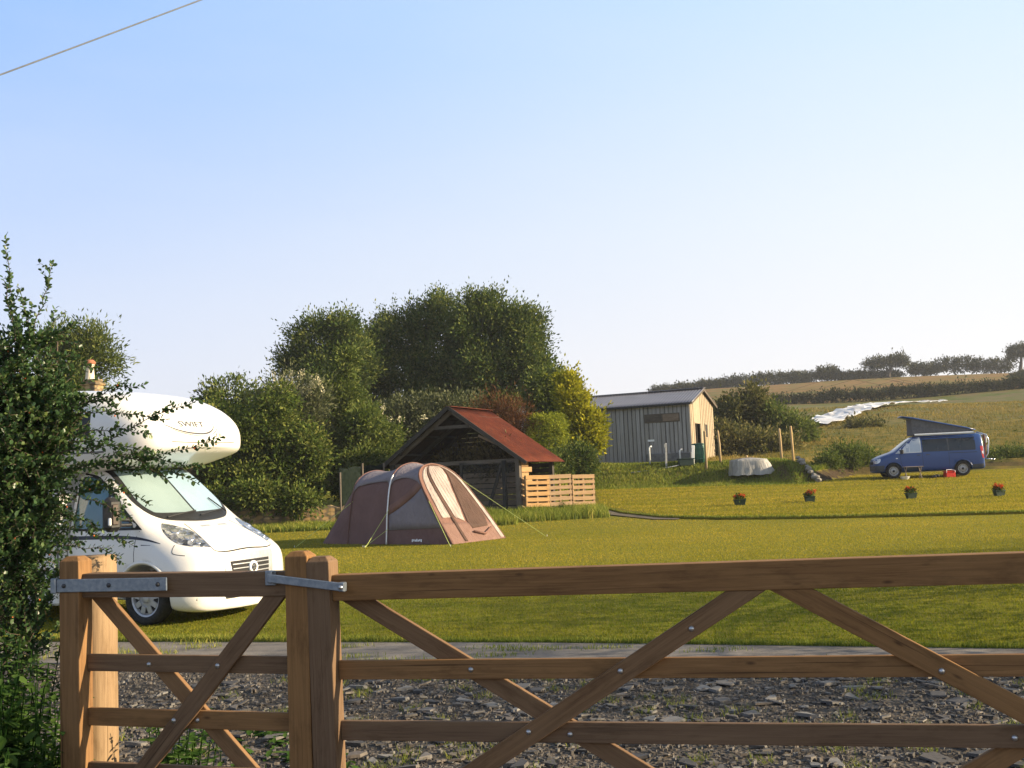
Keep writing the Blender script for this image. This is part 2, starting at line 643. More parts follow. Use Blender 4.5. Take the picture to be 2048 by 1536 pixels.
def sheet(name, outline, m, lift, spacing=.5, skirt=0.0, mskirt=None, seed=0, smooth_z=True):
    """a sheet draped on the terrain inside an outline (x, y), lifted a little, with an optional skirt round its edge"""
    rr = random.Random(seed)
    ol = []
    n = len(outline)
    for i in range(n):
        a, b = Vector(outline[i]), Vector(outline[(i + 1) % n])
        k = max(1, int((b - a).length / spacing))
        for q in range(k): ol.append(a.lerp(b, q / k))
    x0, x1 = min(p.x for p in ol), max(p.x for p in ol)
    y0, y1 = min(p.y for p in ol), max(p.y for p in ol)
    pts = list(ol)
    yv = y0 + spacing * .5
    while yv < y1:
        xv = x0 + spacing * .5
        while xv < x1:
            p = Vector((xv + rr.uniform(-.2, .2) * spacing, yv + rr.uniform(-.2, .2) * spacing))
            if min((p - q).length for q in ol[::2]) > spacing * .5: pts.append(p)
            xv += spacing
        yv += spacing
    ed = [(i, (i + 1) % len(ol)) for i in range(len(ol))]
    vo, _, fo, *_ = delaunay_2d_cdt(pts, ed, [], 1, 1e-4)
    VV = [(p.x, p.y, hz(p.x, p.y) + lift) for p in vo]
    FF = [tuple(f) for f in fo]
    if skirt:
        cnt = {}
        for f in FF:
            for a, b in zip(f, f[1:] + f[:1]):
                cnt[(a, b)] = cnt.get((a, b), 0) + 1
        for (a, b) in list(cnt):
            if (b, a) not in cnt:
                k = len(VV)
                for q in (a, b): VV.append((VV[q][0], VV[q][1], VV[q][2] - skirt))
                FF.append((b, a, k, k + 1))
    me = bpy.data.meshes.new(name)
    me.from_pydata(VV, [], FF)
    return link(name, me, m, None, not skirt)


# upper lawn: a terrace with a cut edge towards the camera
STEP = [(2.6, 40.5), (2.85, 38.3), (3.5, 35.2), (4.5, 33.1), (6.1, 31.8), (8.8, 30.85), (14.1, 29.5), (22, 28.0), (34, 26.5)]
t = NT("upper_lawn_grass")
geo = t.node('ShaderNodeNewGeometry').outputs['Position']
mp = t.node('ShaderNodeMapping')
mp.inputs['Rotation'].default_value = (0, 0, R(10))
mp.inputs['Scale'].default_value = (.12, 1.5, 1)
t.l.new(geo, mp.inputs[0])
stripe = t.noise(mp.outputs[0], 1.0, 4, .6)
n_f = t.noise(geo, 9, 6, .75)
n_m = t.noise(geo, .9, 5, .6)
c = t.ramp(n_f, [(.3, (.095, .092, .012)), (.5, (.19, .165, .020)), (.72, (.29, .23, .034))])
c = t.mix(t.ramp(stripe, [(.35, (0, 0, 0)), (.65, (1, 1, 1))]), c, t.mix(.55, c, (.20, .15, .03)))
c = t.mix(t.ramp(n_m, [(.4, (0, 0, 0)), (.7, (.6, .6, .6))]), c, (.07, .085, .014))
t.set(c, .95, 0, .08)
t.bump(n_f, .9, .08)
upper_m = t.m
up_lawn = sheet("lawn", STEP + [(34, 50.0), (24, 49.9), (16, 49.5), (13.4, 46.0), (12.3, 45.0), (8, 46.4), (3.4, 47.3), (2.4, 44)], upper_m, .060, .9, .5)
tag(up_lawn, "sunlit mown upper lawn with a cut edge", None, None, 'structure')

# concrete path along the near edge of the lawn
PATH = [(-16, 15.6), (-4.5, 12.02), (.26, 10.66), (4.1, 9.28), (9, 7.6), (8.75, 6.5), (3.9, 8.15), (.1, 9.45), (-4.75, 10.75), (-16, 14.3)]
t = NT("concrete")
o = t.coord('Object')
a = t.noise(o, 3, 6, .7)
b_ = t.noise(o, 60, 3, .7)
c = t.ramp(a, [(.3, (.13, .115, .105)), (.55, (.20, .18, .165)), (.75, (.25, .23, .21))])
c = t.mix(t.ramp(b_, [(.45, (0, 0, 0)), (.7, (.4, .4, .4))]), c, (.09, .08, .07))
t.set(c, .9, 0, .2)
t.bump(b_, .5, .01)
path = sheet("path", PATH, t.m, .025, .6, .08)
tag(path, "worn concrete path between gravel and lawn", None, None, 'structure')

# gravel drive: compacted earth below, slate pieces lie on it
DRIVE = [(-16, 14.3), (-4.75, 10.75), (.1, 9.45), (3.9, 8.15), (8.75, 6.5), (12, 2), (9, -6), (-8, -6), (-10, 2)]
t = NT("gravel_earth")
o = t.coord('Object')
v1 = t.node('ShaderNodeTexVoronoi')
v1.inputs['Scale'].default_value = 38
t.l.new(o, v1.inputs[0])
v2 = t.node('ShaderNodeTexVoronoi')
v2.inputs['Scale'].default_value = 16
t.l.new(o, v2.inputs[0])
c = t.ramp(v1.outputs['Color'], [(.1, (.04, .034, .03)), (.5, (.095, .08, .068)), (.9, (.16, .138, .12))])
c = t.mix(t.ramp(t.noise(o, 1.3, 4), [(.4, (0, 0, 0)), (.65, (1, 1, 1))]), c, t.mix(.5, c, (.075, .055, .035)))
c = t.mix(t.ramp(v2.outputs['Distance'], [(.3, (0, 0, 0)), (.7, (.7, .7, .7))]), c, (.025, .021, .018))
t.set(c, .85, 0, .3)
t.bump(t.mix(.5, v1.outputs['Distance'], v2.outputs['Distance']), 1.0, .03)
drive = sheet("driveway", DRIVE, t.m, .012, .7)
tag(drive, "slate and earth driveway behind the gate", None, None, 'structure')

# little worn track where the upper lawn curves round to the pallets
t = simple("track_earth", (.075, .06, .04), (.12, .095, .065), 4, .95, .5)
track = sheet("track", [(2.2, 41), (2.35, 38.2), (3.0, 35.0), (4.2, 32.7), (4.9, 32.3), (5.0, 32.7), (4.3, 33.4), (3.4, 35.3), (2.8, 38.3), (2.6, 41)], t, .03, .5)
tag(track, "narrow worn earth track beside the lawn edge", None, None, 'structure')
# ------------------------------------------------------------------ the gates
GO = Vector((-.72, 4.54, 0))
GA = math.atan2(-.262, .965)
wood_gate = wood("gate_timber", (.080, .037, .012), (.156, .075, .024), (.235, .124, .044))
wood_post = wood("post_timber", (.16, .085, .03), (.27, .155, .058), (.36, .22, .09))
galv = simple("galvanised_steel", (.20, .24, .30), (.29, .33, .39), 45, .42, .12, .002, .75)
bolt_m = simple("bolt_zinc", (.35, .36, .38), (.5, .5, .52), 90, .35, 0, 0, .9)


def stile(name, u0, u1, v0, v1, z0, z1, parent):
    """upright with a chamfered top"""
    b = MB()
    k = .022
    V = [(u0, v0, z0), (u1, v0, z0), (u1, v1, z0), (u0, v1, z0), (u0, v0, z1 - k), (u1, v0, z1 - k), (u1, v1, z1 - k), (u0, v1, z1 - k),
         (u0 + k, v0 + k, z1), (u1 - k, v0 + k, z1), (u1 - k, v1 - k, z1), (u0 + k, v1 - k, z1)]
    Fc = [(3, 2, 1, 0), (0, 1, 5, 4), (1, 2, 6, 5), (2, 3, 7, 6), (3, 0, 4, 7), (4, 5, 9, 8), (5, 6, 10, 9), (6, 7, 11, 10), (7, 4, 8, 11), (8, 9, 10, 11)]
    b.add(V, Fc, [(p[2], p[0], p[1]) for p in V])
    o = b.build(name, wood_gate, parent)
    md = o.modifiers.new('soft', 'BEVEL')
    md.width, md.segments = .004, 2
    return o


def board(name, a, b, wid, v0, v1, parent, clip=None):
    """board in the gate plane from (u,z) a to b; ends cut on the u limits in clip"""
    m = MB()
    a, b = Vector(a), Vector(b)
    d = (b - a).normalized()
    nrm = Vector((-d.y, d.x)) * wid / 2
    if clip:                                       # cut the ends square to the horizontal rail (z limits)
        z0, z1 = clip
        def hit(p, z): return p + d * ((z - p.y) / d.y)
        pl = [hit(a - nrm, z0), hit(a + nrm, z0), hit(a + nrm, z1), hit(a - nrm, z1)]
    else:
        pl = [a - nrm, a + nrm, b + nrm, b - nrm]
        pl = [pl[0], pl[3], pl[2], pl[1]]
    n = 4
    V = [Vector((p.x, v0, p.y)) for p in pl] + [Vector((p.x, v1, p.y)) for p in pl]
    Fc = [(0, 1, 2, 3), (7, 6, 5, 4)] + [(i, i + 4, (i + 1) % 4 + 4, (i + 1) % 4) for i in range(4)]
    g = []
    for q in V:
        w = Vector((q.x, q.z)) - a
        g.append((w.dot(d), w.dot(nrm.normalized()), q.y))
    m.add(V, Fc, g)
    o = m.build(name, wood_gate, parent)
    md = o.modifiers.new('soft', 'BEVEL')
    md.width, md.segments = .0035, 2
    return o


def bolts(parent, pts, v):
    for (u, z) in pts:
        b = MB()
        M = Matrix.Rotation(R(90), 3, 'X')
        b.lathe([(0, .008), (.006, .0075), (.0105, .004), (.012, 0), (.012, -.002)], 12, M, (u, v, z))
        b.build('bolt', bolt_m, parent, True)


VB, VT = .012, .078            # rails lie between these depths behind the upright's front face

# small gate (left leaf)
g1 = empty('small_gate', GO, GA, 'narrow wooden field gate leaf with galvanised strap hinge beside the leafy shrub', 'gate', 'brown five bar gate leaves')
stile('stile', -1.462, -1.356, -.012, .085, .12, 1.413, g1)
stile('stile', -.31, -.204, -.012, .085, .12, 1.410, g1)
board('top_rail', (-1.356, 1.277), (-.31, 1.269), .108, VB, VT + .01, g1)
for z, w in zip((.922, .678, .436, .235), (.076, .079, .078, .08)):
    board('rail', (-1.356, z), (-.31, z - .007), w, .045, .07, g1)
zt = 1.2225
board('brace', (-1.043, .465), (-.39, 1.206), .080, .018, .0445, g1, (.2, zt))
board('brace', (-1.288, 1.201), (-.56, .465), .074, .0705, .096, g1, (.2, zt))
bolts(g1, [(-.664, .917), (-.889, .676)], .018)
bolts(g1, [(-1.03, .916), (-.787, .673)], .045)
b = MB()
b.box((-1.18, -.016, 1.281), (.58, .008, .060), None, .003)
b.box((-1.485, -.012, 1.281), (.03, .03, .07), None, .004)
o = b.build('strap_hinge', galv, g1)
for u in (-1.43, -1.19, -.935):
    b = MB()
    b.lathe([(0, .007), (.008, .006), (.0105, .003), (.0105, 0)], 12, Matrix.Rotation(R(90), 3, 'X'), (u, -.02, 1.281))
    b.build('bolt', simple("dark_bolt", (.06, .06, .065), None, 50, .5, 0, 0, .6) if u == -1.43 else bpy.data.materials['dark_bolt'], o, True)
b = MB()
b.box((-.385, .002, 1.298), (.05, .014, .064), None, .003)
b.box((-.372, -.014, 1.304), (.02, .036, .055), None, .003)
b.bar((-.385, -.03, 1.301), (-.022, -.034, 1.256), .01, .036, (0, 0, 1), .003)
b.box((-.036, -.018, 1.257), (.028, .03, .04), None, .003)
o = b.build('throw_over_latch', galv, g1)
b = MB()
b.lathe([(0, .008), (.008, .006), (.01, 0)], 10, Matrix.Rotation(R(90), 3, 'X'), (-.036, -.04, 1.257))
b.build('rivet', bolt_m, o, True)

# large gate (right leaf), sagging a little at its latch end
g2 = empty('large_gate', GO, GA, 'wide wooden five bar gate leaf with crossed braces reaching past the right edge', 'gate', 'brown five bar gate leaves', ry=-.0125)
stile('stile', -.192, -.084, -.012, .085, .12, 1.387, g2)
stile('stile', 3.54, 3.65, -.012, .085, .12, 1.40, g2)
board('top_rail', (-.084, 1.250), (3.54, 1.250), .110, VB, VT + .01, g2)
for z, w in zip((.897, .643, .41, .22), (.080, .082, .08, .08)):
    board('rail', (-.084, z), (3.54, z), w, .045, .07, g2)
zt = 1.1945
board('brace', (.545, .508), (1.655, 1.192), .080, .018, .0445, g2, (.18, zt))
board('brace', (1.835, 1.190), (2.60, .742), .080, .018, .0445, g2, (.18, zt))
board('brace', (.017, 1.183), (1.16, .506), .077, .0705, .096, g2, (.18, zt))
board('brace', (2.40, .488), (3.53, 1.16), .077, .0705, .096, g2, (.18, zt))
bolts(g2, [(1.439, 1.052), (1.147, .891), (.755, .651), (2.342, .884)], .018)
bolts(g2, [(.514, .896), (.92, .637), (2.572, .639)], .045)

# posts
gp = empty('gate_post', GO + Matrix.Rotation(GA, 3, 'Z') @ Vector((-1.662, .50, 0)), GA, 'thick pale timber gate post behind the hinge end of the small gate', 'post')
b = MB()
rr = random.Random(4)
prof = []
n = 14
V, Fc, g = [], [], []
for i, z in enumerate([-.3, .2, .5, .8, 1.1, 1.365, 1.38]):
    for k in range(n):
        a = 2 * math.pi * k / n
        ca, sa = math.cos(a), math.sin(a)
        e = 3.2
        q = (abs(ca) ** e + abs(sa) ** e) ** (-1 / e)
        rad = .104 * q * (1 + rr.uniform(-.018, .018)) * (.94 if i == 6 else 1)
        V.append((rad * ca, rad * sa, z))
        g.append((z, rad * ca, rad * sa))
for i in range(6):
    for k in range(n):
        Fc.append((i * n + k, i * n + (k + 1) % n, (i + 1) * n + (k + 1) % n, (i + 1) * n + k))
Fc.append(tuple(6 * n + k for k in range(n)))
b.add(V, Fc, g)
b.build('post_shaft', wood_post, gp, True)
gp2 = empty('gate_post', GO + Matrix.Rotation(GA, 3, 'Z') @ Vector((3.79, .04, 0)), GA, 'square timber hanging post at the far end of the wide gate', 'post')
stile('post_shaft', -.09, .09, -.09, .09, -.3, 1.55, gp2)
# ------------------------------------------------------------------ tools for curved bodywork
def evaluated(o):
    dg = bpy.context.evaluated_depsgraph_get()
    dg.update()
    me = bpy.data.meshes.new_from_object(o.evaluated_get(dg))
    old = o.data
    o.modifiers.clear()
    o.data = me
    me.name = o.name
    if old.users == 0: bpy.data.meshes.remove(old)
    return o


def loft(name, rings, m, parent, front=None, sub=2, crease=None):
    """rings of right-side points (bottom to top; the last lies on the middle line) mirrored to both sides and joined;
    front = the middle column of the nose"""
    n = len(rings[0])
    V, Fc = [], []
    rn = 2 * n - 1
    for rg in rings:
        right = [Vector((p[0], -p[1], p[2])) for p in rg]
        left = [Vector((p[0], p[1], p[2])) for p in rg[:-1]][::-1]
        V += right + left
    for i in range(len(rings) - 1):
        for k in range(rn):
            k2 = (k + 1) % rn
            Fc.append((i * rn + k, i * rn + k2, (i + 1) * rn + k2, (i + 1) * rn + k))
    if front:
        c0 = len(V)
        V += [Vector((p[0], 0, p[1])) for p in front]      # one per level 0..n-2
        for k in range(n - 2):
            Fc.append((k, c0 + k, c0 + k + 1, k + 1))
            l, l2 = rn - 1 - k, rn - 2 - k
            Fc.append((l, l2, c0 + k + 1, c0 + k))
        Fc.append((n - 2, c0 + n - 2, n - 1))
        Fc.append((n, n - 1, c0 + n - 2))
        Fc.append((0, rn - 1, c0))
    else:
        Fc.append(tuple(range(rn)))
    b = (len(rings) - 1) * rn
    Fc.append(tuple(b + k for k in range(rn - 1, -1, -1)))
    me = bpy.data.meshes.new(name)
    me.from_pydata(V, [], Fc)
    bm = bmesh.new()
    bm.from_mesh(me)
    bmesh.ops.recalc_face_normals(bm, faces=bm.faces[:])
    bm.to_mesh(me)
    bm.free()
    o = link(name, me, m, parent, True)
    s = o.modifiers.new('s', 'SUBSURF')
    s.levels = s.render_levels = sub
    return evaluated(o)


def cut(o, boxes):
    for me in boxes:
        c = bpy.data.objects.new('cutter', me)
        COL.objects.link(c)
        c.parent = o.parent
        md = o.modifiers.new('b', 'BOOLEAN')
        md.operation, md.solver, md.object = 'DIFFERENCE', 'EXACT', c
        evaluated(o)
        bpy.data.objects.remove(c)
        bpy.data.meshes.remove(me)
    return o


def cyl_mesh(x, z, r, y0, y1, n=40):
    b = MB()
    b.lathe([(0, y0), (r, y0), (r, y1), (0, y1)], n, Matrix.Rotation(R(-90), 3, 'X'), (x, 0, z))
    me = bpy.data.meshes.new('cutter')
    me.from_pydata(b.v, [], b.f)
    bm = bmesh.new()
    bm.from_mesh(me)
    bmesh.ops.remove_doubles(bm, verts=bm.verts[:], dist=1e-5)
    bmesh.ops.recalc_face_normals(bm, faces=bm.faces[:])
    bm.to_mesh(me)
    bm.free()
    return me


def bvh_of(*objs):
    V, Fc = [], []
    for o in objs:
        n = len(V)
        V += [v.co.copy() for v in o.data.vertices]
        Fc += [tuple(i + n for i in p.vertices) for p in o.data.polygons]
    return BVHTree.FromPolygons(V, Fc)


def curve2(pts, per=6, closed=True):
    """Catmull-Rom through 2-D points; a third value 1 keeps that corner sharp"""
    n = len(pts)
    out = []
    for i in range(n if closed else n - 1):
        P = [Vector(pts[(i + k) % n][:2]) if closed else Vector(pts[min(max(i + k, 0), n - 1)][:2]) for k in (-1, 0, 1, 2)]
        if len(pts[i]) > 2: P[0] = P[1] * 2 - P[2]
        if len(pts[(i + 1) % n if closed else i + 1]) > 2: P[3] = P[2] * 2 - P[1]
        for k in range(per):
            t = k / per
            out.append(.5 * ((2 * P[1]) + (P[2] - P[0]) * t + (2 * P[0] - 5 * P[1] + 4 * P[2] - P[3]) * t * t + (3 * P[1] - P[0] - 3 * P[2] + P[3]) * t ** 3))
    if not closed: out.append(Vector(pts[-1][:2]))
    return out


RAYS = {'right': (lambda u, v: Vector((u, -4, v)), Vector((0, 1, 0))),
        'left': (lambda u, v: Vector((u, 4, v)), Vector((0, -1, 0))),
        'front': (lambda u, v: Vector((6, u, v)), Vector((-1, 0, 0))),
        'back': (lambda u, v: Vector((-12, u, v)), Vector((1, 0, 0))),
        'top': (lambda u, v: Vector((u, v, 6)), Vector((0, 0, -1)))}


def slant(dx, dy, dz):
    """rays along a slanted direction; (u, v) are y and z on the plane x = 0 they pass through"""
    d = Vector((dx, dy, dz)).normalized()
    return (lambda u, v: Vector((0, u, v)) - d * 6, d)


def patch(name, tree, outline, view, m, parent, off=.004, thick=.012, sp=.06, smooth=True):
    """a panel following the bodywork: the outline is laid on the surface along a direction"""
    f, d = RAYS[view] if isinstance(view, str) else view
    ol = [Vector(p[:2]) for p in outline]
    x0, x1 = min(p.x for p in ol), max(p.x for p in ol)
    y0, y1 = min(p.y for p in ol), max(p.y for p in ol)
    fine = []
    for a, b in zip(ol, ol[1:] + ol[:1]):
        k = max(1, int((b - a).length / sp))
        for q in range(k): fine.append(a.lerp(b, q / k))
    pts = list(fine)
    ny_, nx_ = int((y1 - y0) / sp), int((x1 - x0) / sp)
    for j in range(1, ny_):
        for i in range(1, nx_):
            p = Vector((x0 + (x1 - x0) * i / nx_, y0 + (y1 - y0) * j / ny_))
            if min((p - q).length for q in fine) > sp * .5: pts.append(p)
    vo, _, fo, *_ = delaunay_2d_cdt(pts, [(i, (i + 1) % len(fine)) for i in range(len(fine))], [], 1, 1e-5)
    P, N, ok = [], [], []
    for p in vo:
        h = tree.ray_cast(f(p.x, p.y), d)
        if h[0] is None:
            h = tree.find_nearest(f(p.x, p.y) + d * 3.0)
            P.append(h[0]); N.append(h[1]); ok.append(False)
        else:
            nn = h[1] if h[1].dot(d) < 0 else -h[1]
            P.append(h[0]); N.append(nn); ok.append(True)
    fo = [list(t_) for t_ in fo if all(ok[i] for i in t_)]
    VV = [p + q * off for p, q in zip(P, N)] + [p + q * (off - thick) for p, q in zip(P, N)]
    n = len(P)
    FF = []
    cnt = set()
    for t_ in fo:
        a, b, c_ = P[t_[0]], P[t_[1]], P[t_[2]]
        if (b - a).cross(c_ - a).dot(d) > 0: t_ = t_[::-1]
        FF.append(tuple(t_))
        FF.append(tuple(i + n for i in t_[::-1]))
        for i in range(len(t_)): cnt.add((t_[i], t_[(i + 1) % len(t_)]))
    for (a, b) in list(cnt):
        if (b, a) not in cnt: FF.append((b, a, a + n, b + n))
    me = bpy.data.meshes.new(name)
    me.from_pydata(VV, [], FF)
    return link(name, me, m, parent, False)


def ribbon2(pts, w):
    """outline of a strip of width w (or widths) along a 2-D polyline"""
    pts = [Vector(p[:2]) for p in pts]
    n = len(pts)
    L, Rr = [], []
    for i, p in enumerate(pts):
        d = (pts[min(i + 1, n - 1)] - pts[max(i - 1, 0)]).normalized()
        q = Vector((-d.y, d.x)) * (w[i] if isinstance(w, (list, tuple)) else w) / 2
        L.append(p + q); Rr.append(p - q)
    return L + Rr[::-1]


def text_polys(txt, size):
    """letters as filled flat triangles (x, y)"""
    cu = bpy.data.curves.new('lettering', 'FONT')
    cu.body = txt
    cu.size = size
    cu.align_x, cu.align_y = 'CENTER', 'CENTER'
    cu.resolution_u = 3
    o = bpy.data.objects.new('lettering', cu)
    COL.objects.link(o)
    dg = bpy.context.evaluated_depsgraph_get()
    dg.update()
    me = bpy.data.meshes.new_from_object(o.evaluated_get(dg))
    V = [(v.co.x, v.co.y) for v in me.vertices]
    Fc = [tuple(p.vertices) for p in me.polygons]
    bpy.data.objects.remove(o)
    bpy.data.curves.remove(cu)
    bpy.data.meshes.remove(me)
    return V, Fc


def paint(name, col, rough=.28, coat=.5, dirt=.12, dirtcol=(.16, .14, .11), flake=0):
    t = NT(name)
    o = t.coord('Object')
    a = t.noise(o, 2.2, 6, .7)
    c = t.mix(t.math('MULTIPLY', t.ramp(a, [(.42, (0, 0, 0)), (.75, (1, 1, 1))]), dirt), col, dirtcol)
    t.set(c, t.math('ADD', t.math('MULTIPLY', a, .2), rough - .1), 0, .5)
    t.p.inputs['Coat Weight'].default_value = coat
    t.p.inputs['Coat Roughness'].default_value = .08
    return t.m


def make_wheel(name, x, y, z, r, w, rim_r, side, parent, spokes, mt, mr, mh):
    """tyre and rim as children of an axle-centred wheel; side = -1 right, +1 left"""
    M = Matrix.Rotation(R(90 if side < 0 else -90), 3, 'X')
    b = MB()
    h = w / 2
    b.lathe([(rim_r * .97, -h * .8), (rim_r, h * .72), (rim_r * 1.06, h * .92), (r * .86, h), (r * .95, h * .9), (r, h * .62), (r, -h * .62), (r * .95, -h * .9), (rim_r, -h)], 40, M, (x, y, z))
    ty = b.build(name, mt, parent, True)
    b = MB()
    b.lathe([(rim_r * .99, h * .74), (rim_r * .9, h * .66), (rim_r * .86, h * .35), (rim_r * .4, h * .5), (rim_r * .2, h * .58), (0, h * .58)], 40, M, (x, y, z))
    for k in range(spokes):
        a = 2 * math.pi * k / spokes + .2
        q0 = M @ Vector((rim_r * .46 * math.cos(a), rim_r * .46 * math.sin(a), h * .56)) + Vector((x, y, z))
        q1 = M @ Vector((rim_r * .84 * math.cos(a), rim_r * .84 * math.sin(a), h * .50)) + Vector((x, y, z))
        b.bar(q0, q1, rim_r * (2.6 / spokes), .02, (0, 1, 0))
    rim = b.build('rim', mr, ty)
    b = MB()
    b.lathe([(rim_r * .80, h * .475), (rim_r * .52, h * .53), (rim_r * .52, h * .50), (rim_r * .80, h * .45), (rim_r * .80, h * .475)], 30, M, (x, y, z))
    b.build('rim_recess', mh, rim)
    b = MB()
    b.lathe([(rim_r * .26, h * .5), (rim_r * .24, h * .68), (rim_r * .15, h * .74), (0, h * .75)], 20, M, (x, y, z))
    b.build('hub_cap', mh if spokes > 10 else mr, rim, True)
    return ty


rubber = simple("tyre_rubber", (.012, .012, .013), (.028, .027, .026), 30, .85, .2)
black_plastic = simple("black_plastic", (.012, .012, .014), (.022, .022, .024), 40, .5, .05)
dark_gap = simple("shut_gap", (.02, .02, .022), None, 20, .9)
chrome = simple("bright_metal", (.62, .62, .64), (.72, .72, .74), 20, .22, 0, 0, .95)
# ------------------------------------------------------------------ motorhome
mh_paint = paint("motorhome_paint", (.74, .72, .69), .30, .6, .10, (.45, .42, .37))
mh_side = paint("motorhome_side_paint", (.70, .69, .69), .34, .45, .12, (.45, .42, .37))
MH = empty('motorhome', (-3.5, 14.0, hz(-4.2, 14)), R(-26), 'white coachbuilt motorhome with an overcab bed parked behind the leafy shrub', 'motorhome')


def cab_ring(x, zb, w, z1, z2, wb, zbelt, wt, zr, zt, crown_=.03, dx=0):
    return [(x, w * .6, zb), (x, w, zb + .01), (x, w, z1), (x, w, z2), (x - dx, wb, zbelt), (x - dx, wt, zr), (x - dx, wt * .55, zt - crown_ * .3), (x - dx, 0, zt)]


rings = [cab_ring(-.13, .14, .74, .44, .60, .74, .74, .66, .86, .90),
         cab_ring(-.22, .13, .90, .46, .62, .87, .80, .74, .92, .97),
         cab_ring(-.42, .13, 1.00, .48, .70, .93, .90, .79, 1.02, 1.09),
         cab_ring(-.75, .18, 1.025, .5, .84, .96, 1.04, .84, 1.18, 1.245),
         cab_ring(-.98, .28, 1.025, .5, .88, .975, 1.12, .90, 1.27, 1.335),
         cab_ring(-1.07, .28, 1.025, .5, .88, .975, 1.14, .915, 1.34, 1.40),
         cab_ring(-1.45, .28, 1.025, .5, .88, .975, 1.17, .885, 1.68, 1.755),
         cab_ring(-1.80, .28, 1.025, .5, .88, .975, 1.18, .84, 1.99, 2.06),
         cab_ring(-2.05, .28, 1.025, .5, .88, .975, 1.18, .82, 2.09, 2.15),
         cab_ring(-2.9, .28, 1.025, .5, .88, .975, 1.18, .82, 2.12, 2.18)]
front = [(-.03, .14), (.005, .15), (.02, .46), (.02, .60), (-.01, .74), (-.09, .87), (-.11, .91)]
cab = loft('cab_body', rings, mh_paint, MH, front, 2)
cut(cab, [cyl_mesh(-.95, .34, .43, -1.3, -.62), cyl_mesh(-.95, .34, .43, .62, 1.3)])
cabT = bvh_of(cab)


def lut(x, zb, w, zl, zu, ws, zs, zt):
    return [(x, w * .55, zb), (x, w * .93, zb + .015), (x, w, zl), (x, w, zu), (x, ws, zs), (x, ws * .55, zt - .01), (x, 0, zt)]


rings = [lut(-.83, 2.25, .70, 2.30, 2.39, .64, 2.44, 2.465),
         lut(-.90, 2.19, .86, 2.27, 2.49, .76, 2.59, 2.63),
         lut(-1.10, 2.14, 1.0, 2.26, 2.59, .86, 2.76, 2.81),
         lut(-1.42, 2.08, 1.09, 2.26, 2.70, .94, 2.92, 2.97),
         lut(-1.9, 1.97, 1.145, 2.27, 2.81, 1.01, 3.06, 3.11),
         lut(-2.5, 1.95, 1.15, 2.27, 2.85, 1.05, 3.10, 3.145),
         lut(-3.3, 2.10, 1.15, 2.27, 2.88, 1.08, 3.12, 3.16),
         lut(-5.2, 2.10, 1.15, 2.27, 2.88, 1.08, 3.12, 3.16),
         lut(-6.35, 2.10, 1.15, 2.27, 2.88, 1.08, 3.12, 3.16)]
front = [(-.79, 2.26), (-.77, 2.265), (-.74, 2.31), (-.745, 2.38), (-.785, 2.45), (-.80, 2.465)]
luton = loft('overcab', rings, mh_paint, MH, front, 2)
lutT = bvh_of(luton)
b = MB()
pl = [(-2.35, .46), (-2.30, .50), (-2.30, 2.3), (-6.3, 2.3), (-6.3, .55), (-6.25, .46)]
b.prism(pl, 2.27, None, (0, -1.135, 0))
box = b.build('living_box', mh_side, MH)
b = MB()
b.box((-4.35, 0, .36), (3.9, 2.2, .24), None, .03)
b.build('side_skirt', mh_side, box)

glass_side = simple("cab_glass", (.045, .115, .14), (.06, .14, .165), 3, .06, 0, 0, 0, .9)  # teal of the reflected sky is mixed into the glass colour
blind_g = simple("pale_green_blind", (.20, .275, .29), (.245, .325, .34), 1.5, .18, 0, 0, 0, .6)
blind_b = simple("blind_sky_reflection", (.25, .36, .46), (.30, .42, .52), 1.5, .16, 0, 0, 0, .6)  # far panel: its blue is sky reflection put into the colour
t = NT("headlight_glass")
o = t.coord('Object')
v = t.node('ShaderNodeTexVoronoi')
v.inputs['Scale'].default_value = 17
t.l.new(o, v.inputs[0])
t.set(t.ramp(v.outputs['Color'], [(.2, (.06, .065, .08)), (.55, (.35, .36, .4)), (.8, (.8, .8, .8))]), .12, .75, .6)
t.bump(v.outputs['Distance'], .8, .03)
t.p.inputs['Coat Weight'].default_value = 1
lamp_m = t.m
silver = simple("silver_trim", (.36, .37, .40), (.44, .45, .47), 30, .35, 0, 0, .3)
navy = simple("navy_stripe", (.012, .014, .030), (.02, .022, .04), 20, .35)
grey_ink = simple("grey_lettering", (.06, .06, .07), (.08, .08, .09), 20, .5)
white_pl = simple("white_enamel", (.8, .8, .8), None, 20, .3)

WSo = [(-.71, 2.02), (-.765, 1.74), (-.785, 1.55), (-.735, 1.405), (-.58, 1.315), (-.3, 1.28), (0, 1.268)]
WSo = WSo + [(-p[0], p[1]) for p in WSo[:-1]][::-1]
ws = patch('windscreen', cabT, curve2([p + (1,) if i in (0, 12) else p for i, p in enumerate(WSo)], 4), 'front', black_plastic, MH, .007, .02, .045)
wsT = bvh_of(ws)
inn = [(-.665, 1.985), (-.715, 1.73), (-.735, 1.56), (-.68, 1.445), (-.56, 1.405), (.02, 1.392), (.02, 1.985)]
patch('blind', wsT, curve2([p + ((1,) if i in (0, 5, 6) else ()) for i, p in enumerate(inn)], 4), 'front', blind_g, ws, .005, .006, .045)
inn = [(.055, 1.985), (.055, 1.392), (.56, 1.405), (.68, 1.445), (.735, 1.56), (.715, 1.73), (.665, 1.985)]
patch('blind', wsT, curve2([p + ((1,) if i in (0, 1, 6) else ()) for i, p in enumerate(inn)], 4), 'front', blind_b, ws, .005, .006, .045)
b = MB()
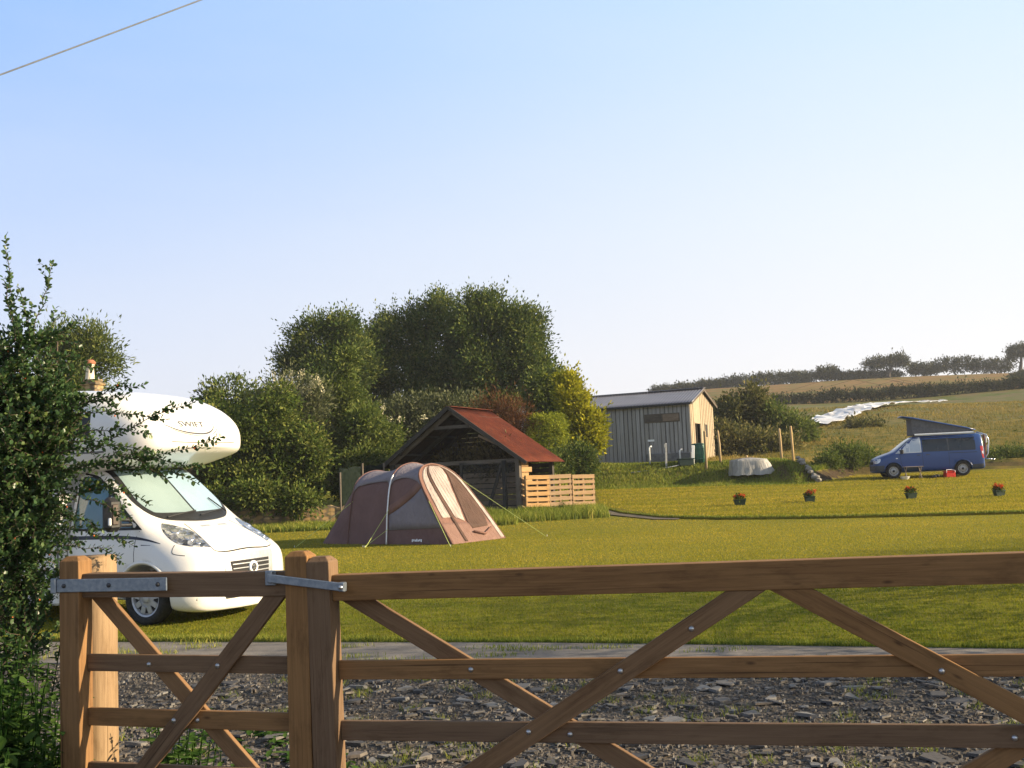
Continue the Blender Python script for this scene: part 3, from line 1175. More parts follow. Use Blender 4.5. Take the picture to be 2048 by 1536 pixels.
for (y0, y1) in ((-.55, .03), (.02, .60)):
    p0, p1 = Vector((-.86, y0, 1.30)), Vector((-1.06, y1, 1.432))
    for q in (p0, p1):
        pass
    h0 = cabT.ray_cast(Vector((4, y0, 1.325)), Vector((-1, 0, 0)))[0]
    h1 = cabT.ray_cast(Vector((4, y1, 1.385)), Vector((-1, 0, 0)))[0]
    b.tube([h0 + Vector((.022, 0, .022)), (h0 + h1) / 2 + Vector((.026, 0, .026)), h1 + Vector((.022, 0, .022))], .011, 6)
h0 = cabT.ray_cast(Vector((4, .60, 1.34)), Vector((-1, 0, 0)))[0]
h1 = cabT.ray_cast(Vector((4, .50, 1.55)), Vector((-1, 0, 0)))[0]
b.tube([h0 + Vector((.03, 0, .03)), h1 + Vector((.02, 0, .02))], .009, 6)
b.build('wiper', black_plastic, MH)

for s, vw in ((-1, 'right'), (1, 'left')):
    win = [(-1.03, 1.205, 1), (-1.26, 1.38), (-1.60, 1.66), (-1.82, 1.84), (-1.98, 1.93), (-2.22, 1.975, 1), (-2.24, 1.205, 1)]
    wf = patch('door_window', cabT, curve2(win, 5), vw, black_plastic, MH, .004, .02, .07)
    wT = bvh_of(wf)
    patch('glass', wT, curve2([(-1.70, 1.235, 1), (-1.70, 1.71), (-1.84, 1.82), (-1.98, 1.89), (-2.19, 1.93, 1), (-2.21, 1.235, 1)], 4), vw, glass_side, wf, .003, .005, .07)
    patch('glass', wT, [(-1.18, 1.235), (-1.33, 1.37), (-1.56, 1.585), (-1.635, 1.655), (-1.635, 1.235)], vw, glass_side, wf, .003, .005, .07)
    patch('door_seam', cabT, ribbon2([(-1.06, 1.19), (-1.10, 1.10), (-1.11, .90), (-1.10, .80)], .008), vw, dark_gap, MH, .002, .004, .08)
    patch('door_seam', cabT, ribbon2([(-2.28, 2.0), (-2.30, 1.5), (-2.30, .5)], .008), vw, dark_gap, MH, .002, .004, .08)
    st = curve2([(-2.28, 1.115), (-1.6, 1.118), (-1.2, 1.108), (-.95, 1.08), (-.72, 1.025)], 5, False)
    patch('stripe', cabT, ribbon2(st, [.045 * (1 - (i / (len(st) - 1)) ** 2.4) + .004 for i in range(len(st))]), vw, navy, MH, .002, .004, .08)
    patch('stripe', cabT, ribbon2([(-1.0, 1.012), (-.85, 1.008)], [.012, .004]), vw, navy, MH, .002, .004, .08)
    patch('bumper_seam', cabT, ribbon2(curve2([(-.54, 1.0), (-.535, .93), (-.50, .89), (-.36, .865)], 4, False), .007), vw, dark_gap, MH, .002, .004, .05)
    hd = [(-.925, -.705), (-.84, -.625), (-.74, -.562), (-.62, -.50), (-.42, -.515), (-.235, -.55), (-.30, -.68), (-.39, -.785), (-.54, -.85), (-.72, -.845), (-.84, -.79)]
    hd = [(p[0], p[1] * -s) for p in hd]
    h = patch('headlight', cabT, curve2([p + ((1,) if i in (0, 5) else ()) for i, p in enumerate(hd)], 4), 'top', lamp_m, MH, .004, .012, .04)
    for (hx, hy, r_) in ((-.70, -.70, .062), (-.50, -.66, .07), (-.37, -.64, .035)):
        b = MB()
        hh = cabT.ray_cast(Vector((hx, hy * -s, 5)), Vector((0, 0, -1)))
        q = hh[1].to_track_quat('Z', 'Y').to_matrix()
        b.lathe([(r_, .004), (r_ * .92, .012), (r_ * .55, .010), (0, .016)], 20, q, hh[0])
        b.build('lamp_lens', chrome, h, True)
    vn = [(-.70, .08 * -s), (-.66, .08 * -s), (-.66, .24 * -s), (-.70, .24 * -s)]
    patch('bonnet_vent', cabT, vn if s < 0 else vn[::-1], 'top', silver, MH, .003, .006, .05)
    b = MB()
    arc = [Vector((-.95 + .455 * math.cos(a), s * 1.022, .34 + .455 * math.sin(a))) for a in np.linspace(R(8), R(172), 24)]
    b.tube(arc, .022, 8)
    b.build('wheel_arch', mh_paint, MH, True)
    # mirror on its arms
    b = MB()
    b.box((-1.24, s * 1.235, 1.42), (.17, .23, .44), Matrix.Rotation(s * R(14), 3, 'Z'), .06)
    mi = b.build('door_mirror', black_plastic, MH)
    if s > 0:                                         # the far mirror is folded against the door
        mi.matrix_local = Matrix.Translation((-.36, -.13, -.02)) @ Matrix.Translation((-1.34, .95, 0)) @ Matrix.Rotation(R(70), 4, 'Z') @ Matrix.Translation((1.34, -.95, 0))
    b = MB()
    b.tube([(-1.22, s * .93, 1.33), (-1.24, s * 1.2, 1.36)], .022, 8)
    b.tube([(-1.22, s * .93, 1.27), (-1.24, s * 1.2, 1.28)], .022, 8)
    b.build('mirror_arm', black_plastic, mi)
    b = MB()
    b.box((-1.152, s * 1.265, 1.42), (.02, .08, .26), Matrix.Rotation(s * R(14), 3, 'Z'), .02)
    b.build('mirror_lit_face', simple("mirror_lit_brown", (.05, .033, .027), (.08, .055, .045), 5, .4), mi)  # sunlit front of the black housing, painted as a brown patch
    b = MB()
    b.box((-1.185, s * 1.325, 1.33), (.05, .03, .10), None, .012)
    b.build('indicator', white_pl, mi)
    for xx in (-.95, -4.75):
        make_wheel('wheel', xx, s * .90, .34, .34, .225, .238, s, MH, 9, rubber, silver, dark_gap)
    b = MB()
    b.box((-.28, s * .80, .33), (.10, .17, .09), Matrix.Rotation(-s * R(35), 3, 'Z'), .02)
    fg = b.build('fog_lamp', black_plastic, MH)
    b = MB()
    b.prism([(-4.22, .46), (-5.28, .46), (-5.18, .72), (-4.75, .83), (-4.32, .72)], .02, None, (0, s * 1.13 - .01, 0))
    b.build('wheel_arch', dark_gap, MH)
    # window and locker of the living box
    b = MB()
    b.box((-3.9, s * 1.137, 1.62), (1.25, .03, .62), None, .012)
    w_ = b.build('window', black_plastic, MH)
    b = MB()
    b.box((-3.9, s * 1.15, 1.62), (1.13, .02, .50), None, .008)
    b.build('glass', glass_side, w_)
    b = MB()
    b.box((-4.2, s * 1.137, 1.08), (3.4, .012, .05), None, .003)
    b.build('stripe', navy, MH)

bs = [(-.80, -.43), (-.47, -.50), (-.24, -.55), (-.165, -.53), (-.125, -.35), (-.115, 0)]
bs = bs + [(p[0], -p[1]) for p in bs[:-1]][::-1]
patch('bonnet_seam', cabT, ribbon2(curve2(bs, 5, False), .010), 'top', dark_gap, MH, .002, .005, .05)
gs = [(-.50, .845, 1), (.50, .845, 1), (.47, .68), (.44, .47, 1), (-.44, .47, 1), (-.47, .68)]
g_ = patch('grille', cabT, curve2(gs, 4), 'front', silver, MH, .006, .02, .06)
gT = bvh_of(g_)
gi = patch('grille_opening', gT, [(-.38, .748), (.38, .748), (.345, .53), (-.345, .53)], 'front', dark_gap, g_, .003, .006, .06)
for z in (.705, .65, .595):
    patch('grille_slat', gT, [(-.355, z + .006), (.355, z + .006), (.35, z - .006), (-.35, z - .006)], 'front', silver, g_, .014, .012, .06)
hh = gT.ray_cast(Vector((4, 0, .645)), Vector((-1, 0, 0)))
q = Matrix.Rotation(R(90), 3, 'Y')
b = MB()
b.lathe([(.082, .0), (.082, .022), (.074, .032), (.056, .033), (.05, .026)], 28, q, hh[0])
bd = b.build('badge', white_pl, g_, True)
b = MB()
b.lathe([(.052, .02), (.05, .028), (0, .030)], 24, q, hh[0])
b.build('badge_centre', navy, bd, True)
b = MB()
for zz in (.018, -.018):
    b.box(hh[0] + Vector((.031, .0, zz)), (.006, .05, .02), Matrix.Rotation(R(25), 3, 'X'), .002)
b.build('badge_mark', chrome, bd)
lw = patch('lower_intake', cabT, [(-.50, .37), (.50, .37), (.46, .28), (-.46, .28)], 'front', dark_gap, MH, .003, .008, .06)
pt = patch('number_plate', cabT, [(-.26, .50), (.26, .50), (.26, .40), (-.26, .40)], 'front', white_pl, MH, .012, .012, .1)

# marks on the front of the overcab
V_, F_ = text_polys("SWIFT", .135)
LT = []
for (x, y) in V_:
    yy_ = x * 1.25 - .18
    h = lutT.ray_cast(Vector((4, yy_, y * .80 + 2.57)), Vector((-1, 0, 0)))
    LT.append(h[0] + h[1] * .008)
b = MB()
b.add(LT, F_)
b.build('lettering', grey_ink, luton)
arc = curve2([(-.66, 2.56), (-.50, 2.50), (-.28, 2.455), (-.03, 2.445), (.14, 2.48), (.23, 2.54), (.25, 2.60)], 6, False)
nA = len(arc)
patch('swoosh', lutT, ribbon2(arc, [.004 + .018 * math.sin(math.pi * min(1, i / nA * .9 + .12)) for i in range(nA)]), 'front', grey_ink, luton, .003, .005, .05)
arc = curve2([(-.60, 2.51), (-.42, 2.455), (-.2, 2.42), (0, 2.415)], 6, False)
patch('swoosh', lutT, ribbon2(arc, [.003 + .007 * math.sin(math.pi * i / (len(arc) - 1)) for i in range(len(arc))]), 'front', grey_ink, luton, .003, .005, .05)
arc = curve2([(.12, 2.435), (.22, 2.47), (.29, 2.52)], 6, False)
patch('swoosh', lutT, ribbon2(arc, .008), 'front', grey_ink, luton, .003, .005, .05)
b = MB()
b.box((-2.33, 0, 1.2), (.06, 2.05, 1.7), None)
b.build('bulkhead', mh_side, MH)

# joints, gutter trims and road dirt lines of the coachbuilt body
trim = simple("grey_rubber_trim", (.10, .10, .105), (.15, .15, .155), 25, .6)
for s in (-1, 1):
    vw = 'right' if s < 0 else 'left'
    patch('body_joint', lutT, ribbon2([(-1.55, 2.235), (-3.0, 2.225), (-6.2, 2.225)], .022), vw, trim, luton, .004, .008, .12)
    patch('body_joint', lutT, ribbon2(curve2([(-2.62, 2.24), (-2.60, 2.5), (-2.52, 2.8), (-2.44, 2.95)], 5, False), .012), vw, trim, luton, .003, .006, .08)
    b = MB()
    b.tube([(-2.33, s * 1.142, .5), (-2.33, s * 1.142, 2.2)], .012, 6)
    b.build('corner_trim', trim, box)
    patch('overcab_window', lutT, curve2([(-1.75, 2.74, 1), (-2.35, 2.78, 1), (-2.35, 2.44, 1), (-1.75, 2.44, 1)], 3), vw, black_plastic, luton, .006, .012, .08)
    b = MB()
    b.box((-1.0, s * 1.02, .80), (.05, .012, .022), None, .004)
    b.build('side_repeater', simple('amber_lens', (.5, .2, .03), (.6, .26, .05), 10, .2) if s < 0 else bpy.data.materials['amber_lens'], MH)
    b = MB()
    b.box((-2.12, s * .985, 1.06), (.16, .03, .04), None, .012)
    b.build('door_handle', black_plastic, MH)
nose = curve2([(-.60, 2.335), (-.3, 2.325), (0, 2.322), (.3, 2.325), (.60, 2.335)], 4, False)
patch('nose_trim', lutT, ribbon2(nose, .012), 'front', trim, luton, .004, .008, .05)
# ------------------------------------------------------------------ blue campervan
cv_paint = paint("campervan_paint", (.010, .050, .200), .34, .22, .05, (.10, .11, .13))
CV = empty('campervan', (15.68, 46.7, hz(17.5, 46.5) + .062), R(170), 'blue campervan with its pop-up roof raised on the upper lawn', 'campervan')
CV.scale = (.945, .945, .945)
rings = [cab_ring(-.09, .28, .70, .42, .60, .70, .74, .60, .86, .89),
         cab_ring(-.24, .26, .87, .45, .68, .85, .84, .74, .96, 1.0),
         cab_ring(-.58, .25, .94, .50, .80, .91, .97, .82, 1.08, 1.12),
         cab_ring(-.98, .25, .95, .50, .85, .925, 1.03, .86, 1.19, 1.23),
         cab_ring(-1.10, .25, .95, .50, .85, .93, 1.05, .87, 1.27, 1.32),
         cab_ring(-1.50, .25, .95, .50, .85, .93, 1.07, .83, 1.58, 1.64),
         cab_ring(-1.86, .25, .95, .50, .85, .93, 1.08, .79, 1.82, 1.88),
         cab_ring(-2.15, .25, .95, .50, .85, .93, 1.08, .78, 1.88, 1.95),
         cab_ring(-4.1, .25, .95, .50, .85, .93, 1.08, .78, 1.89, 1.96),
         cab_ring(-4.66, .25, .94, .50, .85, .92, 1.08, .77, 1.88, 1.95),
         cab_ring(-4.82, .27, .92, .50, .85, .90, 1.08, .74, 1.84, 1.91),
         cab_ring(-4.90, .32, .86, .50, .85, .86, 1.06, .68, 1.72, 1.76)]
front = [(.0, .28), (.02, .30), (.03, .44), (.02, .60), (-.02, .74), (-.07, .86), (-.085, .885)]
cvb = loft('van_body', rings, cv_paint, CV, front, 2)
for xx in (-.89, -3.89):
    cut(cvb, [cyl_mesh(xx, .33, .385, -1.3, -.58), cyl_mesh(xx, .33, .385, .58, 1.3)])
cvT = bvh_of(cvb)
tint_g = simple("tinted_glass", (.010, .013, .018), (.016, .018, .022), 3, .10, 0, 0, 0, .5)
pale_g = simple("sky_reflection_glass", (.36, .42, .52), (.46, .52, .60), 2, .15, 0, 0, 0, .6)  # pale because the reflected sky is painted into the base colour
grey_pl = simple("grey_plastic", (.045, .05, .06), (.065, .07, .08), 30, .6, .1)
cv_steel = simple("steel_wheel", (.34, .34, .35), (.44, .44, .45), 30, .4, 0, 0, .5)
red_lens = simple("red_lens", (.45, .02, .012), (.55, .03, .015), 10, .15, 0, 0, 0, .7)
clear_lens = simple("clear_lens", (.65, .65, .66), (.8, .8, .8), 10, .12, 0, 0, .2, .7)
canvas_g = simple("grey_canvas", (.085, .085, .095), (.12, .12, .13), 9, .85, .3)
white_awn = simple("awning_white", (.58, .60, .64), (.66, .68, .70), 6, .4)

wo = [(-.66, 1.84), (-.72, 1.60), (-.74, 1.40), (-.52, 1.32), (0, 1.30), (.52, 1.32), (.74, 1.40), (.72, 1.60), (.66, 1.84)]
w_ = patch('windscreen', cvT, curve2([p + ((1,) if i in (0, 8) else ()) for i, p in enumerate(wo)], 4), 'front', tint_g, CV, .004, .02, .08)
for s, vw in ((-1, 'right'), (1, 'left')):
    fw = patch('door_window', cvT, curve2([(-1.02, 1.12, 1), (-1.50, 1.55), (-1.80, 1.76), (-2.05, 1.82, 1), (-2.16, 1.82, 1), (-2.16, 1.13, 1)], 4), vw, white_awn, CV, .003, .012, .08)
    fT = bvh_of(fw)
    patch('glass', fT, [(-1.50, 1.17), (-1.50, 1.52), (-1.63, 1.61), (-1.63, 1.17)], vw, pale_g, fw, .003, .005, .08)
    patch('glass', fT, [(-1.665, 1.17), (-1.665, 1.63), (-1.83, 1.74), (-2.12, 1.78), (-2.12, 1.17)], vw, pale_g, fw, .003, .005, .08)
    sw = patch('side_window', cvT, curve2([(-2.22, 1.15, 1), (-2.22, 1.80, 1), (-4.42, 1.80, 1), (-4.50, 1.72), (-4.50, 1.20), (-4.44, 1.15, 1)], 3), vw, tint_g, CV, .004, .012, .1)
    sT = bvh_of(sw)
    patch('pillar', sT, [(-3.30, 1.77), (-3.36, 1.77), (-3.36, 1.18), (-3.30, 1.18)], vw, grey_pl, sw, .004, .006, .1)
    for x in (-2.19, -3.33):
        patch('door_seam', cvT, ribbon2([(x, 1.12), (x, .75), (x, .38)], .012), vw, dark_gap, CV, .002, .004, .1)
    patch('door_seam', cvT, ribbon2([(-1.18, 1.08), (-1.22, .95), (-1.24, .62), (-1.36, .42)], .010), vw, dark_gap, CV, .002, .004, .1)
    patch('slide_rail', cvT, ribbon2([(-3.36, 1.05), (-4.55, 1.05)], .022), vw, dark_gap, CV, .003, .005, .1)
    for x in (-2.02, -2.42):
        b = MB()
        b.box((x, s * .945, 1.02), (.17, .03, .035), None, .01)
        b.build('door_handle', grey_pl, CV)
    b = MB()
    b.box((-1.28, s * 1.03, 1.20), (.12, .20, .20), Matrix.Rotation(s * R(12), 3, 'Z'), .04)
    b.box((-1.26, s * .93, 1.14), (.07, .12, .05), None, .01)
    b.build('door_mirror', black_plastic, CV)
    hd = patch('headlight', cvT, curve2([(-.10, .83), (-.30, .915), (-.36, .90), (-.33, .78), (-.22, .70), (-.12, .72)], 4), vw, clear_lens, CV, .004, .01, .05)
    patch('bumper_trim', cvT, curve2([(-.02, .60, 1), (-.50, .60, 1), (-.50, .27, 1), (-.02, .27, 1)], 3), vw, grey_pl, CV, .006, .012, .06)
    patch('bumper_trim', cvT, curve2([(-4.30, .50, 1), (-4.86, .52, 1), (-4.86, .30, 1), (-4.30, .30, 1)], 3), vw, grey_pl, CV, .006, .012, .06)
    tl = patch('tail_light', cvT, curve2([(-4.70, 1.28), (-4.80, 1.30, 1), (-4.88, 1.25), (-4.88, .80, 1), (-4.76, .80)], 4), vw, red_lens, CV, .006, .012, .05)
    tT = bvh_of(tl)
    patch('reversing_lens', tT, [(-4.75, 1.08), (-4.88, 1.08), (-4.88, .96), (-4.77, .96)], vw, clear_lens, tl, .004, .005, .05)
    patch('indicator', cvT, ribbon2([(-1.02, .90), (-1.10, .90)], .04), vw, clear_lens, CV, .004, .008, .05)
    for xx in (-.89, -3.89):
        make_wheel('wheel', xx, s * .845, .33, .33, .215, .215, s, CV, 14, rubber, cv_steel, dark_gap)
        b = MB()
        b.tube([Vector((xx + .41 * math.cos(a), s * .938, .33 + .41 * math.sin(a))) for a in np.linspace(R(12), R(168), 20)], .025, 8)
        b.build('wheel_arch', cv_paint, CV, True)
patch('bumper_trim', cvT, [(-.72, .58), (.72, .58), (.72, .28), (-.72, .28)], 'front', grey_pl, CV, .008, .012, .08)
patch('grille', cvT, [(-.5, .78), (.5, .78), (.46, .66), (-.46, .66)], 'front', dark_gap, CV, .005, .008, .08)
rw = patch('rear_window', cvT, [(-.68, 1.72), (.68, 1.72), (.72, 1.20), (-.72, 1.20)], 'back', tint_g, CV, .004, .01, .1)
# raised roof: hinged at the back, grey canvas bellows
b = MB()
A, B_ = Vector((-4.62, 0, 2.045)), Vector((-1.48, 0, 2.80))
d_ = (B_ - A).normalized()
nrm = Vector((-d_.z, 0, d_.x))
n_ = 9
V, Fc = [], []
for i in range(n_ + 1):
    p = A.lerp(B_, i / n_)
    hw = .70 if i < n_ else .60
    if i == 0: hw = .64
    th = .085 * (1 if 0 < i < n_ else .6)
    for (y, q) in ((-hw, 0), (-hw * .97, th * .7), (-hw * .6, th), (0, th * 1.25), (hw * .6, th), (hw * .97, th * .7), (hw, 0)):
        V.append(p + Vector((0, y, 0)) + nrm * q)
for i in range(n_):
    for k in range(6):
        Fc.append((i * 7 + k, i * 7 + k + 1, (i + 1) * 7 + k + 1, (i + 1) * 7 + k))
    Fc.append((i * 7 + 6, i * 7, (i + 1) * 7, (i + 1) * 7 + 6))
Fc += [tuple(range(6, -1, -1)), tuple(n_ * 7 + k for k in range(7))]
b.add(V, Fc)
pr = b.build('pop_up_roof', cv_paint, CV, True)
b = MB()
V, Fc = [], []
n_ = 12
for i in range(n_ + 1):
    f = i / n_
    x = -4.5 + f * 2.63
    zt_ = 2.045 + (x + 4.62) * (.755 / 3.14) + .005
    for s in (-1, 1):
        bul = .03 * math.sin(f * math.pi * 3) * f
        V += [(x, s * .66, 1.93), (x, s * (.645 - .05 * f + bul), (1.93 + zt_) / 2), (x, s * .62, zt_)]
for i in range(n_):
    for k in (0, 1, 3, 4): Fc.append((i * 6 + k, i * 6 + k + 1, (i + 1) * 6 + k + 1, (i + 1) * 6 + k))
e = n_ * 6
Fc += [(e, e + 3, e + 4, e + 1), (e + 1, e + 4, e + 5, e + 2)]
b.add(V, Fc)
b.build('canvas_bellows', canvas_g, pr)
b = MB()
b.box((-3.2, .85, 1.935), (2.62, .11, .10), None, .03)
aw = b.build('awning_case', white_awn, CV)
for x in (-1.9, -4.5):
    b = MB()
    b.box((x, .85, 1.935), (.03, .115, .105), None, .01)
    b.build('end_cap', grey_pl, aw)
# rear bicycle rack
rk = MB()
for y in (-.35, .35):
    rk.tube([(-4.72, y, 1.96), (-5.14, y, 1.82), (-5.22, y, 1.55), (-5.16, y, .95), (-4.93, y, .62)], .028, 8)
    rk.tube([(-5.04, y, .72), (-5.34, y, .68)], .025, 8)
rk.tube([(-5.14, -.36, 1.80), (-5.14, .36, 1.80)], .02, 8)
rk.tube([(-5.34, -.6, .68), (-5.34, .6, .68)], .03, 8)
rk.tube([(-5.20, -.6, .70), (-5.20, .6, .70)], .03, 8)
rack = rk.build('bicycle_rack', chrome, CV, True)
b = MB()
b.tube([(-5.13, -.1, .75), (-5.18, -.1, 1.45), (-5.12, -.1, 1.85)], .035, 8)
b.build('rack_strap', simple("dark_red_strap", (.10, .02, .015), (.14, .03, .02), 20, .7), rack)
b = MB()
b.box((-5.16, .15, 1.62), (.05, .10, .34), None, .012)
b.box((-5.20, .15, 1.20), (.05, .10, .30), None, .012)
b.build('reflector_board', white_pl, rack)

# things beside the van
tb = empty('camping_table', tuple(at(1827, 956, 45.3)), R(-6), 'low folding camping table on the grass beside the blue campervan', 'table')
tb.location.z = hz(tb.location.x, tb.location.y) + .09
b = MB()
b.box((0, 0, .50), (.78, .46, .03), None, .01)
b.build('tabletop', simple("table_grey_wood", (.22, .18, .17), (.3, .25, .23), 12, .6), tb)
for s in (-1, 1):
    b = MB()
    b.tube([(s * .3, -.2, 0), (s * .3, .2, .485)], .018, 6)
    b.tube([(s * .3, .2, 0), (s * .3, -.2, .485)], .018, 6)
    b.build('leg', simple("leg_tan", (.25, .2, .16), (.3, .25, .2), 12, .5) if s < 0 else bpy.data.materials['leg_tan'], tb)
p = at(1810, 957, 45.0)
b = MB()
b.lathe([(.10, 0), (.14, .02), (.20, .13), (.205, .135), (.19, .13), (.13, .03), (0, .025)], 20)
o = b.build('washing_up_bowl', white_pl, None, True)
o.location = (p.x, p.y, hz(p.x, p.y) + .064)
tag(o, 'pale plastic bowl on the grass under the camping table', 'bowl')
p = at(1899, 953, 45.2)
cbx = empty('cool_box', (p.x, p.y, hz(p.x, p.y) + .064), R(5), 'small red cool box on the grass by the rear wheel of the blue campervan', 'cool box')
red_pl = simple("red_plastic", (.42, .02, .012), (.55, .035, .02), 14, .35)
b = MB()
b.box((0, 0, .12), (.44, .28, .24), None, .035)
b.build('box_body', red_pl, cbx)
b = MB()
b.box((0, 0, .265), (.46, .30, .05), None, .02)
b.build('lid', red_pl, cbx)
b = MB()
b.tube([(-.19, -.15, .22), (-.19, -.16, .30), (-.12, -.02, .34), (.12, -.02, .34), (.19, -.16, .30), (.19, -.15, .22)], .012, 6)
b.build('handle', white_pl, cbx)
p = at(1872, 957, 45.0)
b = MB()
for k in range(3):
    M = Matrix.Rotation(k * .9, 3, 'Z')
    b.box((.09 * k - .1, .03 * k, .06 + .02 * k), (.26, .16, .11), M, .05)
o = b.build('kit_bag', simple("dark_bag", (.015, .015, .018), (.03, .03, .035), 18, .8, .3), None, True)
o.location = (p.x, p.y, hz(p.x, p.y) + .08)
tag(o, 'dark soft bag lying on the grass between the table and the red cool box', 'bag')
# ------------------------------------------------------------------ tunnel tent
TN = empty('tunnel_tent', (-1.7 + .588 * 1.15, 27.0 + .809 * 1.15, hz(-2, 28)), R(-36), 'brown and lilac tunnel tent with curtained front windows pitched on the lawn', 'tent')


def fabric(name, c1, c2, tr=.12):
    t = NT(name)
    o = t.coord('Object')
    a = t.noise(o, 2.2, 5, .6)
    t.set(t.ramp(a, [(.3, c1), (.7, c2)]), .7, 0, .2)
    wv = t.noise(t.coord('Object', (3, 3, .8)), 2.6, 4, .6, .8)
    t.bump(wv, .9, .05)
    tl = t.node('ShaderNodeBsdfTranslucent')
    tl.inputs['Color'].default_value = tuple(c2) + (1,)
    mx = t.node('ShaderNodeMixShader')
    mx.inputs[0].default_value = tr
    t.l.new(t.p.outputs[0], mx.inputs[1])
    t.l.new(tl.outputs[0], mx.inputs[2])
    t.l.new(mx.outputs[0], t.out.inputs['Surface'])
    return t.m


f_brown = fabric("taupe_fabric", (.150, .086, .082), (.195, .114, .108))
f_lilac = fabric("lilac_grey_fabric", (.20, .175, .20), (.25, .22, .245))
f_tan = fabric("tan_sleeve_fabric", (.18, .095, .075), (.23, .125, .10))
f_pink = fabric("pinkish_panel_fabric", (.20, .115, .095), (.26, .155, .125))
f_curt = fabric("pale_curtain_fabric", (.34, .28, .26), (.50, .43, .40), .15)
f_dark = fabric("dark_inner_fabric", (.07, .04, .03), (.10, .058, .045), .05)
pole_m = simple("silver_pole", (.66, .66, .68), (.74, .74, .76), 20, .3, 0, 0, .3)
guy_m = simple("lime_guy_line", (.38, .45, .12), (.46, .52, .16), 20, .7)

HOOP = [(1.16, 0), (1.13, .35), (1.09, .75), (1.02, 1.17), (.94, 1.52), (.80, 1.80), (.55, 1.98), (.27, 2.07), (0, 2.10)]
HP = curve2(HOOP, 4, False)
HP = [Vector((-p.x, p.y)) for p in HP] + [p for p in HP[:-1]][::-1]        # near side (y<0) to far side
NH = len(HP)


def hoop(s, k, hs, lean, w=1.0):
    """3-D hoop: s behind the front line at the feet, lean = extra s at the top"""
    out = []
    for p in HP:
        z = p.y * hs
        out.append(Vector((-(s + lean * z / 2.1), p.x * w, z)))
    return out


H_front = hoop(0, 0, .985, 1.62, .95)
H_mid = hoop(2.24, 0, 1.015, .02)
H_rear = hoop(3.75, 0, .935, -.12, .97)


def rear_ground():
    out = []
    for i, p in enumerate(HP):
        a = math.pi * i / (NH - 1)
        y = -1.16 * math.cos(a) * (abs(math.cos(a)) ** -.35 if abs(math.cos(a)) > .05 else 1)
        y = max(-1.16, min(1.16, y))
        out.append(Vector((-(3.75 + 1.35 * math.sin(a) ** .35), y, 0)))
    return out


H_end = rear_ground()
SPANS = [(H_front, H_mid, .05), (H_mid, H_rear, .11), (H_rear, H_end, .0)]


def surf(sp, u, v):
    """span 0..2, u along it (front to back), v -1..1 near to far"""
    A, B_, sag = SPANS[sp]
    f = (v + 1) / 2 * (NH - 1)
    i = min(int(f), NH - 2)
    q = f - i
    a = A[i].lerp(A[i + 1], q)
    b = B_[i].lerp(B_[i + 1], q)
    p = a.lerp(b, u)
    s = sag * math.sin(math.pi * u)
    p.z -= s * max(0, (p.z - .4) / 1.7)
    p.y *= 1 - .5 * s * min(1, p.z)
    if sp == 2: p += Vector((.10 * math.sin(math.pi * u) * (1 - abs(v)), 0, .06 * math.sin(math.pi * u)))
    return p


def tpatch(name, sp, pts, m, parent, off=.012, du=.06, dv=.05):
    """a piece of cloth over the tent's own surface, outline in (u, v)"""
    ol = []
    for a, b in zip(pts, pts[1:] + pts[:1]):
        a, b = Vector(a), Vector(b)
        k = max(1, int((b - a).length / .04))
        for q in range(k): ol.append(a.lerp(b, q / k))
    P = list(ol)
    u = .0
    for i in range(1, int(1 / du)):
        for j in range(1, int(2 / dv)):
            p = Vector((i * du, -1 + j * dv))
            if min((p - q).length for q in ol) > .03: P.append(p)
    vo, _, fo, *_ = delaunay_2d_cdt(P, [(i, (i + 1) % len(ol)) for i in range(len(ol))], [], 1, 1e-5)
    VV = []
    for p in vo:
        s0 = surf(sp, p.x, p.y)
        e = 1e-3
        du_ = surf(sp, min(1, p.x + e), p.y) - surf(sp, max(0, p.x - e), p.y)
        dv_ = surf(sp, p.x, min(1, p.y + e)) - surf(sp, p.x, max(-1, p.y - e))
        nn = du_.cross(dv_).normalized()
        if nn.dot(Vector((0, s0.y, s0.z - .6))) < 0: nn = -nn
        VV.append(s0 + nn * off)
    me = bpy.data.meshes.new(name)
    me.from_pydata(VV, [], [tuple(t_) for t_ in fo])
    o = link(name, me, m, parent, True)
    md = o.modifiers.new('cloth', 'SOLIDIFY')
    md.thickness, md.offset = .006, 0
    return o


b = MB()
nu = 10
for sp in range(3):
    V, Fc = [], []
    for i in range(nu + 1):
        for j in range(NH): V.append(surf(sp, i / nu, -1 + 2 * j / (NH - 1)))
    for i in range(nu):
        for j in range(NH - 1): Fc.append((i * NH + j, i * NH + j + 1, (i + 1) * NH + j + 1, (i + 1) * NH + j))
    b.add(V, Fc)
shell = b.build('flysheet', f_brown, TN, True)

# lilac canopy with scalloped lower edge over the roof
VC = .46
for sp, ua, ub in ((0, .0, 1.0), (1, .0, 1.0)):
    pts = []
    for k in range(13):
        u = ua + (ub - ua) * k / 12
        pts.append((u, -VC + .07 * math.sin(math.pi * (k / 12)) - (.05 if k in (0, 12) else 0)))
    for k in range(12, -1, -1):
        u = ua + (ub - ua) * k / 12
        pts.append((u, VC - .07 * math.sin(math.pi * (k / 12))))
    tpatch('canopy', sp, pts, f_lilac, TN, .03)
